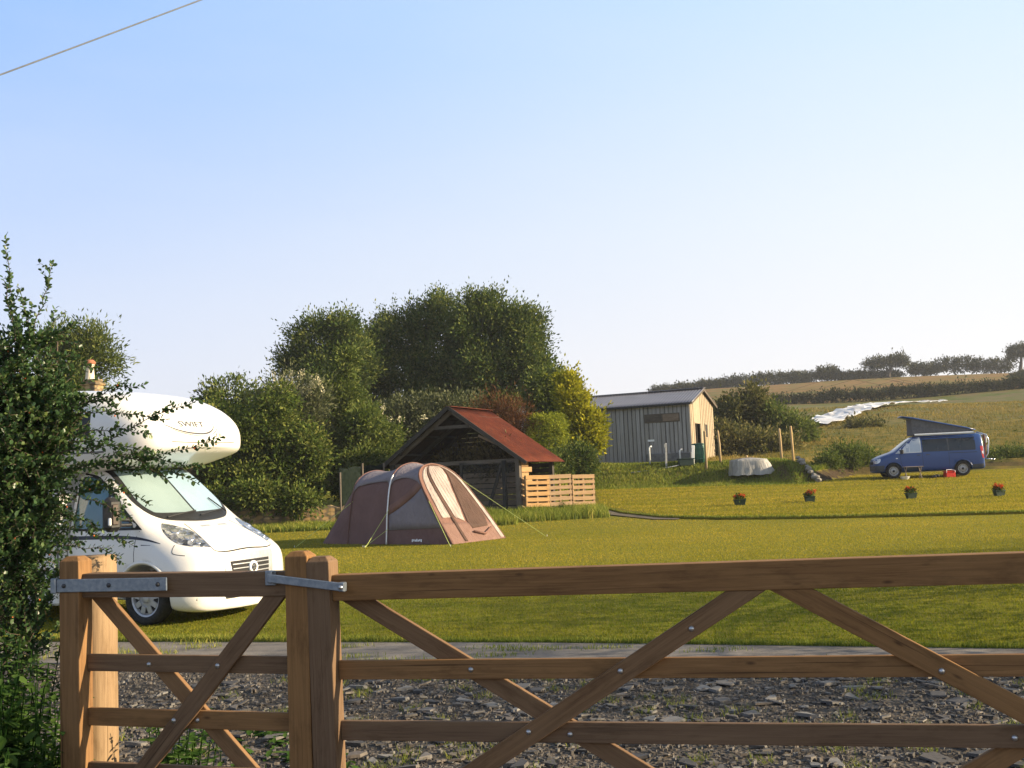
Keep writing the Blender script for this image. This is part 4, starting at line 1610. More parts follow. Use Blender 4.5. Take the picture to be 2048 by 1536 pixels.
# side: diagonal sleeve, window panel, mud band
for s in (-1, 1):
    tpatch('side_panel', 0, [(.04, s * .50), (.04, s * .85), (.97, s * .87), (.97, s * .73)], f_lilac, TN, .012)
    tpatch('sleeve', 0, [(.0, s * .44), (.05, s * .43), (.99, s * .68), (.99, s * .75), (.04, s * .51)], f_tan, TN, .020)
    tpatch('sleeve', 0, [(.0, s * .50), (.0, s * .985), (.04, s * .985), (.04, s * .51)], f_tan, TN, .016)
b = MB()
for k, x in enumerate(np.linspace(0, .40, 7)):
    p = surf(0, .45 + x * .35, -.955)
    b.box(p + Vector((0, -.02, .01 * (k % 2))), (.035, .006, .05 if k % 3 else .07), Matrix.Rotation(R(-8), 3, 'X'))
b.build('maker_label', pole_m, TN)


def fpt(a, w):
    """point on the sloping front: a -1..1 across, w 0..1 up"""
    f = w * .5 * (NH - 1) * .94
    i = min(int(f), NH - 2)
    n_ = H_front[i].lerp(H_front[i + 1], f - i)
    fr = Vector((n_.x, -n_.y, n_.z))
    return n_.lerp(fr, (a + 1) / 2)


def fpatch(name, pts, m, parent, off=.015, wav=0.0):
    ol = []
    for a, b in zip(pts, pts[1:] + pts[:1]):
        a, b = Vector(a), Vector(b)
        k = max(1, int((b - a).length / .05))
        for q in range(k): ol.append(a.lerp(b, q / k))
    P = list(ol)
    xs_ = [p[0] for p in pts]; ys_ = [p[1] for p in pts]
    for i in range(1, 60):
        for j in range(1, 20):
            p = Vector((min(xs_) + (max(xs_) - min(xs_)) * i / 60, min(ys_) + (max(ys_) - min(ys_)) * j / 20))
            if min((p - q).length for q in ol) > .02: P.append(p)
    vo, _, fo, *_ = delaunay_2d_cdt(P, [(i, (i + 1) % len(ol)) for i in range(len(ol))], [], 1, 1e-5)
    nn = Vector((.87, 0, .49))
    VV = [fpt(p.x, p.y) + nn * (off + wav * (math.sin(p.x * 46 + math.sin(p.y * 4) * 1.2) + .5 * math.sin(p.x * 87 + 1))) for p in vo]
    me = bpy.data.meshes.new(name)
    me.from_pydata(VV, [], [tuple(t_) for t_ in fo])
    o = link(name, me, m, parent, True)
    md = o.modifiers.new('cloth', 'SOLIDIFY')
    md.thickness, md.offset = .005, 0
    return o


fp = fpatch('front_panel', [(-1, 0), (1, 0), (1, .5), (1, .99), (.5, 1), (-.5, 1), (-1, .99), (-1, .5)], f_tan, TN, .0)
fpatch('mud_band', [(-.99, .0), (.99, 0), (.99, .17), (-.99, .20)], f_pink, TN, .010)
fpatch('window_curtain', [(-.86, .24), (-.56, .24), (-.60, .93), (-.72, .90), (-.84, .84)], f_curt, TN, .016, .008)
fpatch('window_curtain', [(-.38, .24), (-.10, .20), (.22, .50), (.72, .88), (.55, .93), (-.44, .93)], f_curt, TN, .016, .008)
fpatch('door_zip', [(-.54, .02), (-.44, .02), (-.50, .97), (-.57, .97)], f_dark, TN, .028)
fpatch('door_opening', [(.02, .13), (.66, .14), (.80, .22), (.84, .78), (.76, .84), (.30, .50), (-.02, .20)], f_dark, TN, .018)
fpatch('front_edge', [(.86, .02), (.99, .02), (.99, .97), (.88, .90)], f_curt, TN, .020)
# rolled groundsheet lip in the doorway
b = MB()
b.tube([fpt(-.05, .10) + Vector((.05, 0, .02)), fpt(.3, .07) + Vector((.06, 0, .03)), fpt(.7, .12) + Vector((.05, 0, .02))], .03, 8)
b.build('rolled_door', f_tan, TN, True)
# outer pole
b = MB()
pp = [H_mid[i] + Vector((0, -.03, 0)) for i in range(0, NH // 2 - 3)]
b.tube(pp, .022, 8)
b.build('pole', pole_m, TN, True)
for HH, r_ in ((H_front, .026), (H_rear, .022), (H_mid, .020)):
    b = MB()
    b.tube([p + Vector((0, 0, .012)) + Vector((0, p.y, p.z - .9)).normalized() * .018 for p in HH], r_, 8)
    b.build('hoop_sleeve', f_tan if HH is not H_rear else f_brown, TN, True)
# guy lines and pegs
GL = [((surf(0, .98, -.70)), (-2.1, -2.15)), (surf(0, .99, -.86), (-2.2, -2.12)), (surf(0, .0, -.62) + Vector((.0, -.02, 0)), (.42, -1.72)),
      (fpt(1, .62), (.95, 1.75)), (surf(1, .98, -.60), (-4.6, -2.3)), (surf(1, .98, .60), (-5.0, 2.2)), (H_mid[NH - 8], (-2.2, 2.4))]
for a, g in GL:
    b = MB()
    w_ = TN.matrix_basis if False else None
    e = Vector((g[0], g[1], -.02))
    b.tube([a, e], .0075, 5)
    o = b.build('guy_line', guy_m, TN)
    b = MB()
    b.tube([e + Vector((0, 0, .07)), e + Vector((0, 0, -.1))], .008, 5)
    b.build('peg', pole_m, o)
# ------------------------------------------------------------------ open barn
old_timber = wood("old_timber", (.055, .042, .034), (.10, .08, .062), (.16, .13, .10), .9, 1, False)
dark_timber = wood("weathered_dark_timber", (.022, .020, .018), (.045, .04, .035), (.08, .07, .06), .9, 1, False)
pale_pallet = wood("pallet_timber", (.20, .105, .038), (.29, .165, .065), (.37, .23, .10), .85, 1, True)
board_brown = wood("brown_boards", (.15, .10, .062), (.25, .165, .10), (.32, .22, .13), .9, 1, False)


def corrug(name, A, B_, C_, D_, waves, amp, m, parent, nl=6, thick=.006, mx=0):
    """corrugated sheet on the quad A B (ridge) C D (eave): A above D, B above C; waves run from ridge to eave"""
    A, B_, C_, D_ = map(Vector, (A, B_, C_, D_))
    n = (B_ - A).cross(D_ - A).normalized()
    if n.z < 0: n = -n
    nw = waves * 6
    V, Fc = [], []
    for i in range(nl + 1):
        v = i / nl
        for j in range(nw + 1):
            u = j / nw
            p = A.lerp(B_, u).lerp(D_.lerp(C_, u), v)
            V.append(p + n * (amp * math.sin(u * waves * 2 * math.pi) + mx * math.sin(v * 3.1) * math.sin(u * 9)))
    for i in range(nl):
        for j in range(nw):
            Fc.append((i * (nw + 1) + j, i * (nw + 1) + j + 1, (i + 1) * (nw + 1) + j + 1, (i + 1) * (nw + 1) + j))
    me = bpy.data.meshes.new(name)
    me.from_pydata(V, [], Fc)
    o = link(name, me, m, parent, True)
    md = o.modifiers.new('t', 'SOLIDIFY')
    md.thickness, md.offset = thick, 1
    return o


t = NT("rusty_corrugated_iron")
o = t.coord('Object')
a = t.noise(o, 1.6, 6, .7)
b_ = t.noise(t.coord('Object', (1, 1, .25)), 7, 5, .7)
c = t.ramp(a, [(.25, (.06, .015, .010)), (.5, (.115, .027, .015)), (.75, (.16, .045, .022))])
c = t.mix(t.ramp(b_, [(.45, (0, 0, 0)), (.75, (.8, .8, .8))]), c, (.055, .024, .018))
pale = t.noise(t.coord('Object', (2.2, 2.2, .5)), 2.1, 5, .7)
c = t.mix(t.ramp(pale, [(.6, (0, 0, 0)), (.78, (.5, .5, .5))]), c, (.17, .08, .05))
t.set(c, .85, 0, .15)
t.bump(b_, .3, .01)
rust_m = t.m

BH = empty('open_barn', (.13, 36.4, hz(.13, 36.4) - .02), 0, 'old open fronted timber barn with a rusty corrugated iron roof behind the tent', 'barn')
u_ = Vector((-.885, .466, 0))          # along the front, right corner to left
d_ = Vector((.466, .885, 0))           # into the depth
W_, D_ep = 5.35, 2.75
zE, zP = 1.80, 3.72


def bp(u, d, z): return u_ * u + d_ * d + Vector((0, 0, z))


# posts
def post(u, d, h, s=.15, m=dark_timber, name='post'):
    b = MB()
    b.bar(bp(u, d, -.3), bp(u, d, h), s, s, tuple(d_), .008)
    return b.build(name, m, BH)


post(.06, .02, zE + .05, .17, old_timber)
post(W_ - .06, .02, zE + .05)
post(.06, D_ep - .1, zE)
post(W_ - .06, D_ep - .1, zE)
post(2.35, .02, zE, .09)
post(.62, .03, zE + .02, .13)
# trusses
for d in (.04, D_ep / 2, D_ep - .1):
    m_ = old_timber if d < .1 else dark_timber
    b = MB()
    b.bar(bp(-.05, d, zE + .03), bp(W_ / 2, d, zP - .05), .09, .15, tuple(d_.cross(u_)), .005)
    b.build('rafter', m_, BH)
    b = MB()
    b.bar(bp(W_ + .05, d, zE + .03), bp(W_ / 2, d, zP - .05), .09, .15, (0, 0, 1), .005)
    b.build('rafter', m_, BH)
    b = MB()
    b.bar(bp(0, d + .09, zE), bp(W_, d + .09, zE), .07, .14, (0, 0, 1), .005)
    b.build('tie_beam', m_, BH)
b = MB()
b.bar(bp(W_ / 2 - .75, .0, zP - .62), bp(W_ / 2 + .75, .0, zP - .62), .05, .12, (0, 0, 1), .004)
b.build('collar_beam', old_timber, BH)
b = MB()
b.bar(bp(.9, .35, 2.35), bp(1.75, .3, 2.75), .06, .08, (0, 0, 1), .004)
b.build('loose_batten', board_brown, BH)
for u in np.linspace(.5, W_ - .5, 6):
    b = MB()
    zz = zE + (zP - zE) * (1 - abs(u - W_ / 2) / (W_ / 2)) + .05
    b.bar(bp(u, -.12, zz), bp(u, D_ep + .1, zz), .06, .07, (0, 0, 1))
    b.build('purlin', dark_timber, BH)
# diagonal prop and the netting bay
b = MB()
b.bar(bp(1.35, .06, .05), bp(.72, .06, zE - .1), .09, .12, tuple(d_), .004)
b.build('prop', dark_timber, BH)
# back and side boards (below the eaves), board_wall with gaps
b = MB()
for k in range(9):
    z = .12 + k * .185
    b.bar(bp(.1, D_ep - .12, z), bp(W_ - .1, D_ep - .14, z), .03, .165, (0, 0, 1))
b.build('back_boards', dark_timber, BH)
b = MB()
for k in range(11):
    z = 1.85 + k * .17
    f = (zP - z) / (zP - zE)
    if f < .08: break
    b.bar(bp(W_ / 2 - f * W_ / 2 + .05, D_ep - .1, z), bp(W_ / 2 + f * W_ / 2 - .05, D_ep - .1, z), .03, .16, (0, 0, 1))
b.build('gable_boards', dark_timber, BH)
b = MB()
for k in range(7):
    z = .14 + k * .2
    b.bar(bp(.2, .55, z), bp(2.6, .60, z), .03, .15 + .03 * (k % 2), (0, 0, 1))
b.build('inner_boards', board_brown, BH)
b = MB()
for k in range(6):
    z = .2 + k * .22
    b.bar(bp(2.7, .9, z), bp(W_ - .2, .95, z), .03, .2, (0, 0, 1))
b.build('inner_boards', board_brown, BH)
b = MB()
for k in range(9):
    z = .14 + k * .19
    b.bar(bp(-.02, .1, z), bp(-.02, .62 + .25 * (k % 2), z), .03, .17, (0, 0, 1))
b.build('side_boards', pale_pallet, BH)
b = MB()
for k in range(9):
    z = .14 + k * .19
    b.bar(bp(W_ + .02, .1, z), bp(W_ + .02, D_ep - .05, z), .03, .18, (0, 0, 1))
b.build('side_boards', dark_timber, BH)
# netting stretched over the right bay
t = NT("dark_netting")
o = t.coord('Object')
ck = t.node('ShaderNodeTexNoise')
ck.inputs['Scale'].default_value = 60
t.l.new(o, ck.inputs['Vector'])
tr = t.node('ShaderNodeBsdfTransparent')
mx = t.node('ShaderNodeMixShader')
t.set((.05, .055, .06), .9, 0, .1)
fac = t.ramp(t.noise(o, 1.5, 3), [(.3, (.12, .12, .12)), (.7, (.4, .4, .4))])
t.l.new(fac, mx.inputs[0])
t.l.new(tr.outputs[0], mx.inputs[1])
t.l.new(t.p.outputs[0], mx.inputs[2])
t.l.new(mx.outputs[0], t.out.inputs['Surface'])
net_m = t.m
b = MB()
V, Fc = [], []
for i in range(9):
    for j in range(6):
        u = .15 + 2.15 * i / 8
        V.append(bp(u, -.06 + .03 * math.sin(i * 1.7 + j), .12 + (zE - .12) * j / 5 - .05 * math.sin(math.pi * i / 8) * (j == 5)))
for i in range(8):
    for j in range(5): Fc.append((i * 6 + j, (i + 1) * 6 + j, (i + 1) * 6 + j + 1, i * 6 + j + 1))
b.add(V, Fc)
b.build('netting', net_m, BH, True)
# roof
r0 = bp(W_ / 2, -.22, zP + .10)
r1 = bp(W_ / 2, D_ep + .15, zP + .06)
eR0, eR1 = bp(-.38, -.22, zE - .06), bp(-.38, D_ep + .15, zE - .09)
eL0, eL1 = bp(W_ + .38, -.22, zE - .06), bp(W_ + .38, D_ep + .15, zE - .06)
corrug('roof_sheet', r0, r1, eR1, eR0, 42, .016, rust_m, BH, 8, .006, .012)
corrug('roof_sheet', r0, r1, eL1, eL0, 42, .016, simple('shaded_rust', (.018, .012, .010), (.04, .02, .015), 4, .9), BH, 8, .006, .012)  # darker copy of the rust: shade on this slope is in the colour
b = MB()
b.bar(r0 + Vector((0, 0, .02)), r1 + Vector((0, 0, .02)), .26, .02, (0, 0, 1))
b.build('ridge_cap', rust_m, BH)
b = MB()
b.bar(r0 + Vector((0, 0, -.02)), eL0 + Vector((0, 0, -.05)), .03, .15, (0, 0, 1))
b.build('barge_board', dark_timber, BH)
b = MB()
b.bar(r0 + Vector((0, 0, -.02)), eR0 + Vector((0, 0, -.05)), .03, .12, (0, 0, 1))
b.build('barge_board', dark_timber, BH)
# hay and brushwood stored under the roof
leaf_dry = leafmat("dry_brushwood", (.03, .024, .012), (.075, .06, .028), (.13, .10, .05), .1)
BHo = BH.location
hp = crown('brushwood', [tuple(BHo + bp(1.5, 1.2, 1.7)) + (.9, .7, .45), tuple(BHo + bp(3.2, 1.9, 1.6)) + (1.3, .9, .45)], 3500, .16, leaf_dry, None, 41, 12, .3)
tag(hp, 'heap of dry brushwood stored under the rusty barn roof', 'brushwood heap')

# pallet screens beside the barn
p0 = Vector((.30, 36.25, hz(.3, 36.3)))
p1 = Vector((2.80, 37.9, hz(2.8, 37.9) - .05))
dirp = (p1 - p0).normalized()
ang = math.atan2(dirp.y, dirp.x)
Lp = (p1 - p0).length / 3


def make_pallet(label):
    r_ = empty('pallet', (0, 0, 0), 0, label, 'pallet', 'slatted timber pallets stood on edge in a row beside the barn')
    rr_ = random.Random(5)
    b = MB()
    for k in range(7):
        z = .07 + k * .192
        b.box((Lp / 2, 0, z + rr_.uniform(-.006, .006)), (Lp - .012, .02, .130 + rr_.uniform(-.010, .010)), Matrix.Rotation(rr_.uniform(-.008, .008), 3, 'Y'), .003)
    b.build('slat', pale_pallet, r_)
    for x in (.05, Lp / 2, Lp - .05):
        b = MB()
        b.box((x, .055, .65), (.07, .085, 1.28), None, .003)
        b.build('bearer', pale_pallet, r_)
    b = MB()
    for k in range(4):
        b.box((Lp / 2, .11, .12 + k * .36), (Lp - .02, .02, .10), None, .003)
    b.build('back_slat', board_brown, r_)
    return r_


plab = ['pale slatted pallet joined to the corner post of the barn', 'pale slatted pallet in the middle of the row beside the barn', 'pale slatted pallet at the free end of the row by the earth track']
pal = make_pallet(plab[0])
pals = [pal] + [copy_tree(pal) for _ in range(2)]
for k, o in enumerate(pals):
    q = p0 + dirp * (Lp * k)
    o.location = (q.x, q.y, hz(q.x, q.y) - .02 - .014 * k)
    o.rotation_euler = (0, R((1.2, -.4, .8)[k]), ang + R((.0, .6, -.4)[k]))
    o['label'] = plab[k]

# dark netting screen left of the barn
NF = empty('netting_fence', tuple(at(690, 1040, 36.6)), 0, 'dark green windbreak netting on thin posts between barn and stone wall', 'fence')
NF.location.z = 0
nA = Vector((at(682, 1030, 36.4).x, 36.4, 0)) - NF.location
nB = Vector((at(770, 1030, 38.6).x, 38.6, 0)) - NF.location
dn = simple("shaded_green_netting", (.007, .011, .009), (.014, .020, .016), 8, .95, .2, .01, 0, .02)  # green net, darkened in colour for the tree shade on it
b = MB()
V, Fc = [], []
for i in range(13):
    q = nA.lerp(nB, i / 12)
    for j in range(5):
        V.append(q + Vector((.04 * math.sin(i * 2.1 + j), .04 * math.cos(i * 1.3), hz(NF.location.x + q.x, NF.location.y + q.y) + .05 + 1.85 * j / 4 - .06 * math.sin(i * math.pi / 4) ** 2 * (j == 4))))
for i in range(12):
    for j in range(4): Fc.append((i * 5 + j, (i + 1) * 5 + j, (i + 1) * 5 + j + 1, i * 5 + j + 1))
b.add(V, Fc)
o = b.build('net', dn, NF, True)
md = o.modifiers.new('t', 'SOLIDIFY'); md.thickness = .012
for f in (0, .5, 1):
    q = nA.lerp(nB, f)
    b = MB()
    b.tube([q + Vector((0, -.05, -.2)), q + Vector((.02, -.05, 2.35 if f > .4 else 2.05))], .035, 7)
    b.build('post', old_timber, NF, True)

# ------------------------------------------------------------------ boarded shed with a sheet roof
SH = empty('timber_shed', (8.74, 52.0, 2.0), math.atan2(.423, -.906), 'grey boarded timber shed with a blue grey sheet metal roof on the bank', 'shed')
SL, SW, SE, SP = 9.7, 4.5, 2.92, 3.62            # local x along the long side, local -y into the depth
t = NT("grey_weathered_boards")
o = t.coord('Object', (9, 9, .6))
a = t.noise(o, 2.2, 5, .65)
pc = t.noise(t.coord('Object', (6.2, 6.2, .05)), 1.3, 1, .5)
c = t.ramp(a, [(.25, (.22, .213, .205)), (.5, (.335, .325, .315)), (.75, (.42, .41, .395))])
c = t.mix(t.ramp(pc, [(.35, (0, 0, 0)), (.65, (.55, .55, .55))]), c, (.21, .195, .17))
t.set(c, .9, 0, .15)
t.bump(a, .4, .01)
shed_m = t.m
shed_back = simple('shaded_wall_backing', (.11, .107, .10), (.16, .155, .148), 5, .95)  # same wood, toned down to paint shade into the board gaps
lit_boards = wood("sunlit_gable_boards", (.20, .15, .10), (.30, .235, .16), (.38, .31, .22), .9, 1, False)  # boards of the sunny gable: warm light is put into their colour


def stand_boards(b, length, top, fn, seed, step=.165, gapo=.0):
    """upright board-on-board cladding: fn(x, off) -> base point, top(x) -> height"""
    rr_ = random.Random(seed)
    x, k = 0, 0
    while x < length - .02:
        w = step * rr_.uniform(.9, 1.1)
        w = min(w, length - x)
        off = .022 if k % 2 else .0
        xx0, xx1 = (x - .018, x + w + .018) if k % 2 else (x, x + w)
        V = []
        for o_ in (off, off + .022):
            for (xx, z) in ((xx0, 0), (xx1, 0), (xx1, top(xx1)), (xx0, top(xx0))):
                q = fn(xx, o_)
                V.append((q[0], q[1], z + rr_.uniform(-.01, .01)))
        Fc = [(0, 1, 2, 3), (7, 6, 5, 4)] + [(i, i + 4, (i + 1) % 4 + 4, (i + 1) % 4) for i in range(4)]
        b.add(V, Fc, [(p[2], p[0], p[1]) for p in V])
        x += w
        k += 1


b = MB()
rr_ = random.Random(3)
x = .0
while x < SL - .1:
    w = .178 * rr_.uniform(.9, 1.08)
    b.box((x + w / 2, .045 + rr_.uniform(0, .008), SE / 2 + rr_.uniform(-.01, .01)), (w, .03, SE - .02), Matrix.Rotation(rr_.uniform(-.003, .003), 3, 'Y'))
    x += .215 * rr_.uniform(.95, 1.05)
lw_ = b.build('long_wall', shed_m, SH)
b = MB()
b.box((SL / 2, -.01, SE / 2), (SL, .04, SE - .04))
b.build('gap_shade_backing', shed_back, lw_)
b = MB()
gtop = lambda x: SE + (SP - SE) * (1 - abs(x - SW / 2) / (SW / 2))
D0, D1, DH = .62, 1.72, 1.90                     # doorway in the gable
stand_boards(b, D0, gtop, lambda x, o_: (-o_, -x), 5)
stand_boards(b, SW - D1, lambda x: gtop(x + D1), lambda x, o_: (-o_, -x - D1), 6)
nb = len(b.v)
rr_ = random.Random(8)
x = D0
while x < D1:
    V = []
    for o_ in (0, .024):
        for (xx, z) in ((x, DH), (x + .155, DH), (x + .155, gtop(x + .155)), (x, gtop(x))): V.append((-o_, -xx, z))
    b.add(V, [(0, 1, 2, 3), (7, 6, 5, 4)] + [(i, i + 4, (i + 1) % 4 + 4, (i + 1) % 4) for i in range(4)], [(p[2], p[0], p[1]) for p in V])
    x += .157
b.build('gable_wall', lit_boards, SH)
b = MB()
stand_boards(b, SW, gtop, lambda x, o_: (SL + o_, -x), 9)
b.build('gable_wall', shed_m, SH)
b = MB()
stand_boards(b, SL, lambda x: SE, lambda x, o_: (x, -SW - o_), 10)
b.build('long_wall', shed_m, SH)
b = MB()
b.box((SL / 2, -SW / 2, .02), (SL - .1, SW - .1, .06))
b.build('shed_floor', old_timber, SH)
# door leaf standing open, door frame, dark slot window
b = MB()
b.box((-.03, -D0 - .0, DH / 2), (.05, .07, DH), None, .004)
b.box((-.03, -D1, DH / 2), (.05, .07, DH), None, .004)
b.box((-.03, -(D0 + D1) / 2, DH + .02), (.05, D1 - D0 + .07, .07), None, .004)
fr = b.build('door_frame', lit_boards, SH)
b = MB()
M = Matrix.Rotation(R(62), 3, 'Z')
for k in range(5):
    q = M @ Vector((0, -.07 - k * .135, 0)) + Vector((-.04, -1.02, 0))
    b.box(q + Vector((0, 0, .96)), (.022, .13, 1.8), M, .002)
dl = b.build('door', old_timber, SH)
b = MB()
b.box(Vector((-.05, -2.75, 1.55)), (.03, .42, .75), None, .004)
wn_ = b.build('window', lit_boards, SH)
b = MB()
b.box(Vector((-.068, -2.75, 1.55)), (.02, .32, .65), None, .002)
b.build('pane', dark_gap, wn_)
# boarded-up window on the long side
b = MB()
b.box((1.42, .075, 2.22), (1.82, .04, .44), None, .004)
bw = b.build('window', old_timber, SH)
b = MB()
b.box((.96, .105, 2.22), (.82, .025, .34), None, .003)
b.build('window_board', board_brown, bw)
b = MB()
b.box((1.86, .105, 2.22), (.82, .025, .34), None, .003)
b.build('window_board', old_timber, bw)
b = MB()
b.box((2.30, .05, 1.0), (.05, .02, 1.98))
b.build('door_seam', dark_gap, SH)
t = NT("blue_grey_sheet_roof")
o = t.coord('Object')
a = t.noise(o, 1.2, 5, .6)
t.set(t.ramp(a, [(.3, (.17, .17, .21)), (.7, (.23, .23, .27))]), .45, .35, .4)
roof_m = t.m
corrug('roof_sheet', (-.22, -SW / 2, SP + .10), (SL + .2, -SW / 2, SP + .10), (SL + .2, .30, SE - .02), (-.22, .30, SE - .02), 62, .020, roof_m, SH, 5, .008)
corrug('roof_sheet', (-.22, -SW / 2, SP + .10), (SL + .2, -SW / 2, SP + .10), (SL + .2, -SW - .30, SE - .02), (-.22, -SW - .30, SE - .02), 62, .020, roof_m, SH, 5, .008)
b = MB()
b.bar((-.24, -SW / 2, SP + .13), (SL + .2, -SW / 2, SP + .13), .36, .03, (0, 0, 1), .008)
b.build('ridge_cap', roof_m, SH)
for s in (0, -1):
    b = MB()
    b.bar((-.19, -SW / 2, SP + .04), (-.19, .28 if s == 0 else -SW - .28, SE - .07), .03, .14, (0, 0, 1))
    b.build('barge_board', old_timber, SH)
b = MB()
b.bar((-.15, .27, SE - .08), (SL, .27, SE - .08), .05, .08, (0, 0, 1), .01)
b.build('gutter', simple("black_gutter", (.02, .02, .025), None, 10, .4), SH)
for (x, z, w, h, nm) in ((2.05, 1.12, .34, .10, 'notice'), (6.55, 1.12, .3, .13, 'notice')):
    b = MB()
    b.box((x, .07, z), (w, .02, h), None, .004)
    b.build(nm, white_pl, SH)
b = MB()
b.box((1.05, .30, .22), (2.3, .42, .46), None, .03)
o = b.build('base_plinth', simple("block_plinth", (.12, .12, .13), (.2, .2, .2), 7, .95, .5), SH)
SHM = Matrix.Translation(SH.location) @ Matrix.Rotation(SH.rotation_euler.z, 4, 'Z')


def sh(x, y, z=0.0):
    p = SHM @ Vector((x, y, z))
    return Vector((p.x, p.y, hz(p.x, p.y)))


# water butt, box, pipes, scrap boards leaning by the shed
p = at(1398, 924, 50.6)
wb = empty('water_butt', (p.x, p.y, hz(p.x, p.y)), 0, 'round green water butt standing at the corner of the boarded shed', 'water butt')
gp_ = simple("green_plastic", (.012, .075, .050), (.02, .10, .065), 8, .45)
b = MB()
b.lathe([(.0, 0), (.27, 0), (.31, .3), (.33, .55), (.31, .8), (.29, .88)], 24)
for z in (.2, .45, .7): b.lathe([(.315, z - .03), (.34, z), (.315, z + .03)], 24)
b.build('barrel', gp_, wb, True)
b = MB()
b.lathe([(.31, .87), (.32, .92), (.25, .95), (0, .965)], 24)
b.build('lid', gp_, wb, True)
p = at(1372, 930, 50.2)
o = MB().box((0, 0, .16), (.72, .5, .32), None, .03).box((0, 0, .34), (.76, .54, .05), None, .015).build('storage_crate', simple("dark_green_plastic", (.012, .03, .026), (.02, .045, .036), 10, .6))
o.location = (p.x, p.y, hz(p.x, p.y))
tag(o, 'low dark green crate on the grass left of the water butt', 'crate')
p = at(1387, 930, 50.1)
o = MB().box((0, 0, .5), (.14, .05, 1.0), Matrix.Rotation(R(4), 3, 'Y'), .01).build('leaning_board', white_pl)
o.location = (p.x, p.y, hz(p.x, p.y) - .03)
tag(o, 'upright white board between the dark crate and the water butt', 'board')
for (px, h_, lab) in ((1300, .85, 'thin white standpipe with a bare top left of the plinth'), (1361, .62, 'short white standpipe above the right end of the plinth')):
    q = at(px, 925, 51.0)
    b = MB()
    b.tube([(0, 0, -.05), (0, 0, h_), (.04, 0, h_ + .05), (.12, 0, h_ + .05)], .04, 8)
    o = b.build('standpipe', white_pl, None, True)
    o.location = (q.x, q.y, hz(q.x, q.y))
    tag(o, lab, 'pipe', 'white standpipes along the shed')
q = at(1333, 932, 50.2)
o = MB().box((0, 0, .6), (.09, .07, 1.25), Matrix.Rotation(R(2), 3, 'Y'), .008).box((0, -.04, 1.1), (.12, .02, .16)).build('marker_post', simple("grey_white_post", (.35, .35, .35), (.45, .45, .44), 8, .7))
o.location = (q.x, q.y, hz(q.x, q.y) - .05)
tag(o, 'short greyish square post standing in front of the shed plinth', 'post')
q0 = at(1262, 938, 49.9)
b = MB()
b.tube([(0, 0, .02), (1.2, .3, .10), (2.6, .1, .32)], .03, 6)
o = b.build('drain_pipe', simple("grey_pipe", (.3, .31, .32), (.38, .39, .4), 8, .6), None, True)
o.location = (q0.x, q0.y, hz(q0.x, q0.y) + .03)
tag(o, 'pale drain pipe sloping down the grass in front of the shed', 'pipe')

# stakes on the bank
stake_m = wood("stake_timber", (.26, .16, .06), (.38, .25, .105), (.48, .34, .16), .85, 1, False)
STK = [((1409, 862), (1413, 945), 49.3, 'pale stake right beside the green water butt'), ((1435, 861), (1442, 935), 50.2, 'pale stake between the shed gable and the sheeted trailer'),
       ((1558, 857), (1564, 930), 48.6, 'pale stake behind the sheeted trailer, next to one more stake'), ((1581, 852), (1587, 924), 49.4, 'pale stake farthest along the bank towards the blue campervan')]
for (a, c, Y_, lab) in STK:
    P0, P1 = at(c[0], c[1], Y_), at(a[0], a[1], Y_)
    zg = hz(P0.x, P0.y)
    b = MB()
    d2 = P1 - P0
    b.tube([Vector((0, 0, -.4)), Vector((d2.x * .5 + .01, 0, d2.z * .5)), Vector((d2.x, 0, P1.z - zg - .06)), Vector((d2.x, 0, P1.z - zg))], [.062, .06, .058, .045], 8)
    o = b.build('stake', stake_m, None, True)
    o.location = (P0.x, P0.y, zg)
    tag(o, lab, 'stake', 'timber stakes on the bank')
q = at(1593, 922, 48.6)
o = MB().tube([(0, 0, -.1), (.05, 0, .32)], .05, 7).build('stump_post', dark_timber)
o.location = (q.x, q.y, hz(q.x, q.y))
tag(o, 'short dark stub of a post right of the last pale stake', 'post')

# sheeted trailer
q = at(1497, 938, 48.0)
TR = empty('covered_trailer', (q.x, q.y, hz(q.x, q.y) - .05), R(-6), 'low trailer under a pale grey tarpaulin hanging in folds on the bank', 'trailer')
t = NT("grey_tarpaulin")
o = t.coord('Object')
a = t.noise(t.coord('Object', (2.2, 2.2, .5)), 2.4, 4, .6, 1.2)
t.set(t.ramp(a, [(.3, (.22, .215, .21)), (.7, (.40, .39, .375))]), .5, 0, .35)
t.bump(a, .8, .06)
tarp = t.m
V, Fc = [], []
ns, nz_ = 44, 7
for j in range(nz_ + 1):
    f = j / nz_
    for k in range(ns):
        a = 2 * math.pi * k / ns
        e = 5
        q_ = (abs(math.cos(a)) ** e + abs(math.sin(a)) ** e) ** (-1 / e)
        hx = .80 + .10 * (1 - f)
        cx_ = q_ * math.cos(a)
        x = cx_ * hx
        if cx_ > .2: x += (1 - f) * .34 * (cx_ - .2)
        y = q_ * math.sin(a) * (.66 + .08 * (1 - f))
        rgt = max(0.0, min(1.0, (cx_ + .25) * 1.6))
        fold = rgt * (.075 * (1 - f) * math.sin(k * 2.6 + math.sin(k * .9) * 2) + .02 * math.sin(k * 5.1 + j)) + .006 * math.sin(k * 1.3 + j)
        x *= 1 + fold; y *= 1 + fold
        V.append((x, y, .06 + .70 * f + (.02 * (1 - f) ** 3) * math.sin(k * 1.9) - .04))
for j in range(nz_):
    for k in range(ns): Fc.append((j * ns + k, j * ns + (k + 1) % ns, (j + 1) * ns + (k + 1) % ns, (j + 1) * ns + k))
V.append((0, 0, .82))
for k in range(ns): Fc.append((nz_ * ns + k, nz_ * ns + (k + 1) % ns, len(V) - 1))
b = MB()
b.add(V, Fc)
b.build('tarpaulin', tarp, TR, True)
b = MB()
b.bar((-.75, -.1, .79), (.25, -.1, .82), .12, .03, (0, 0, 1), .01)
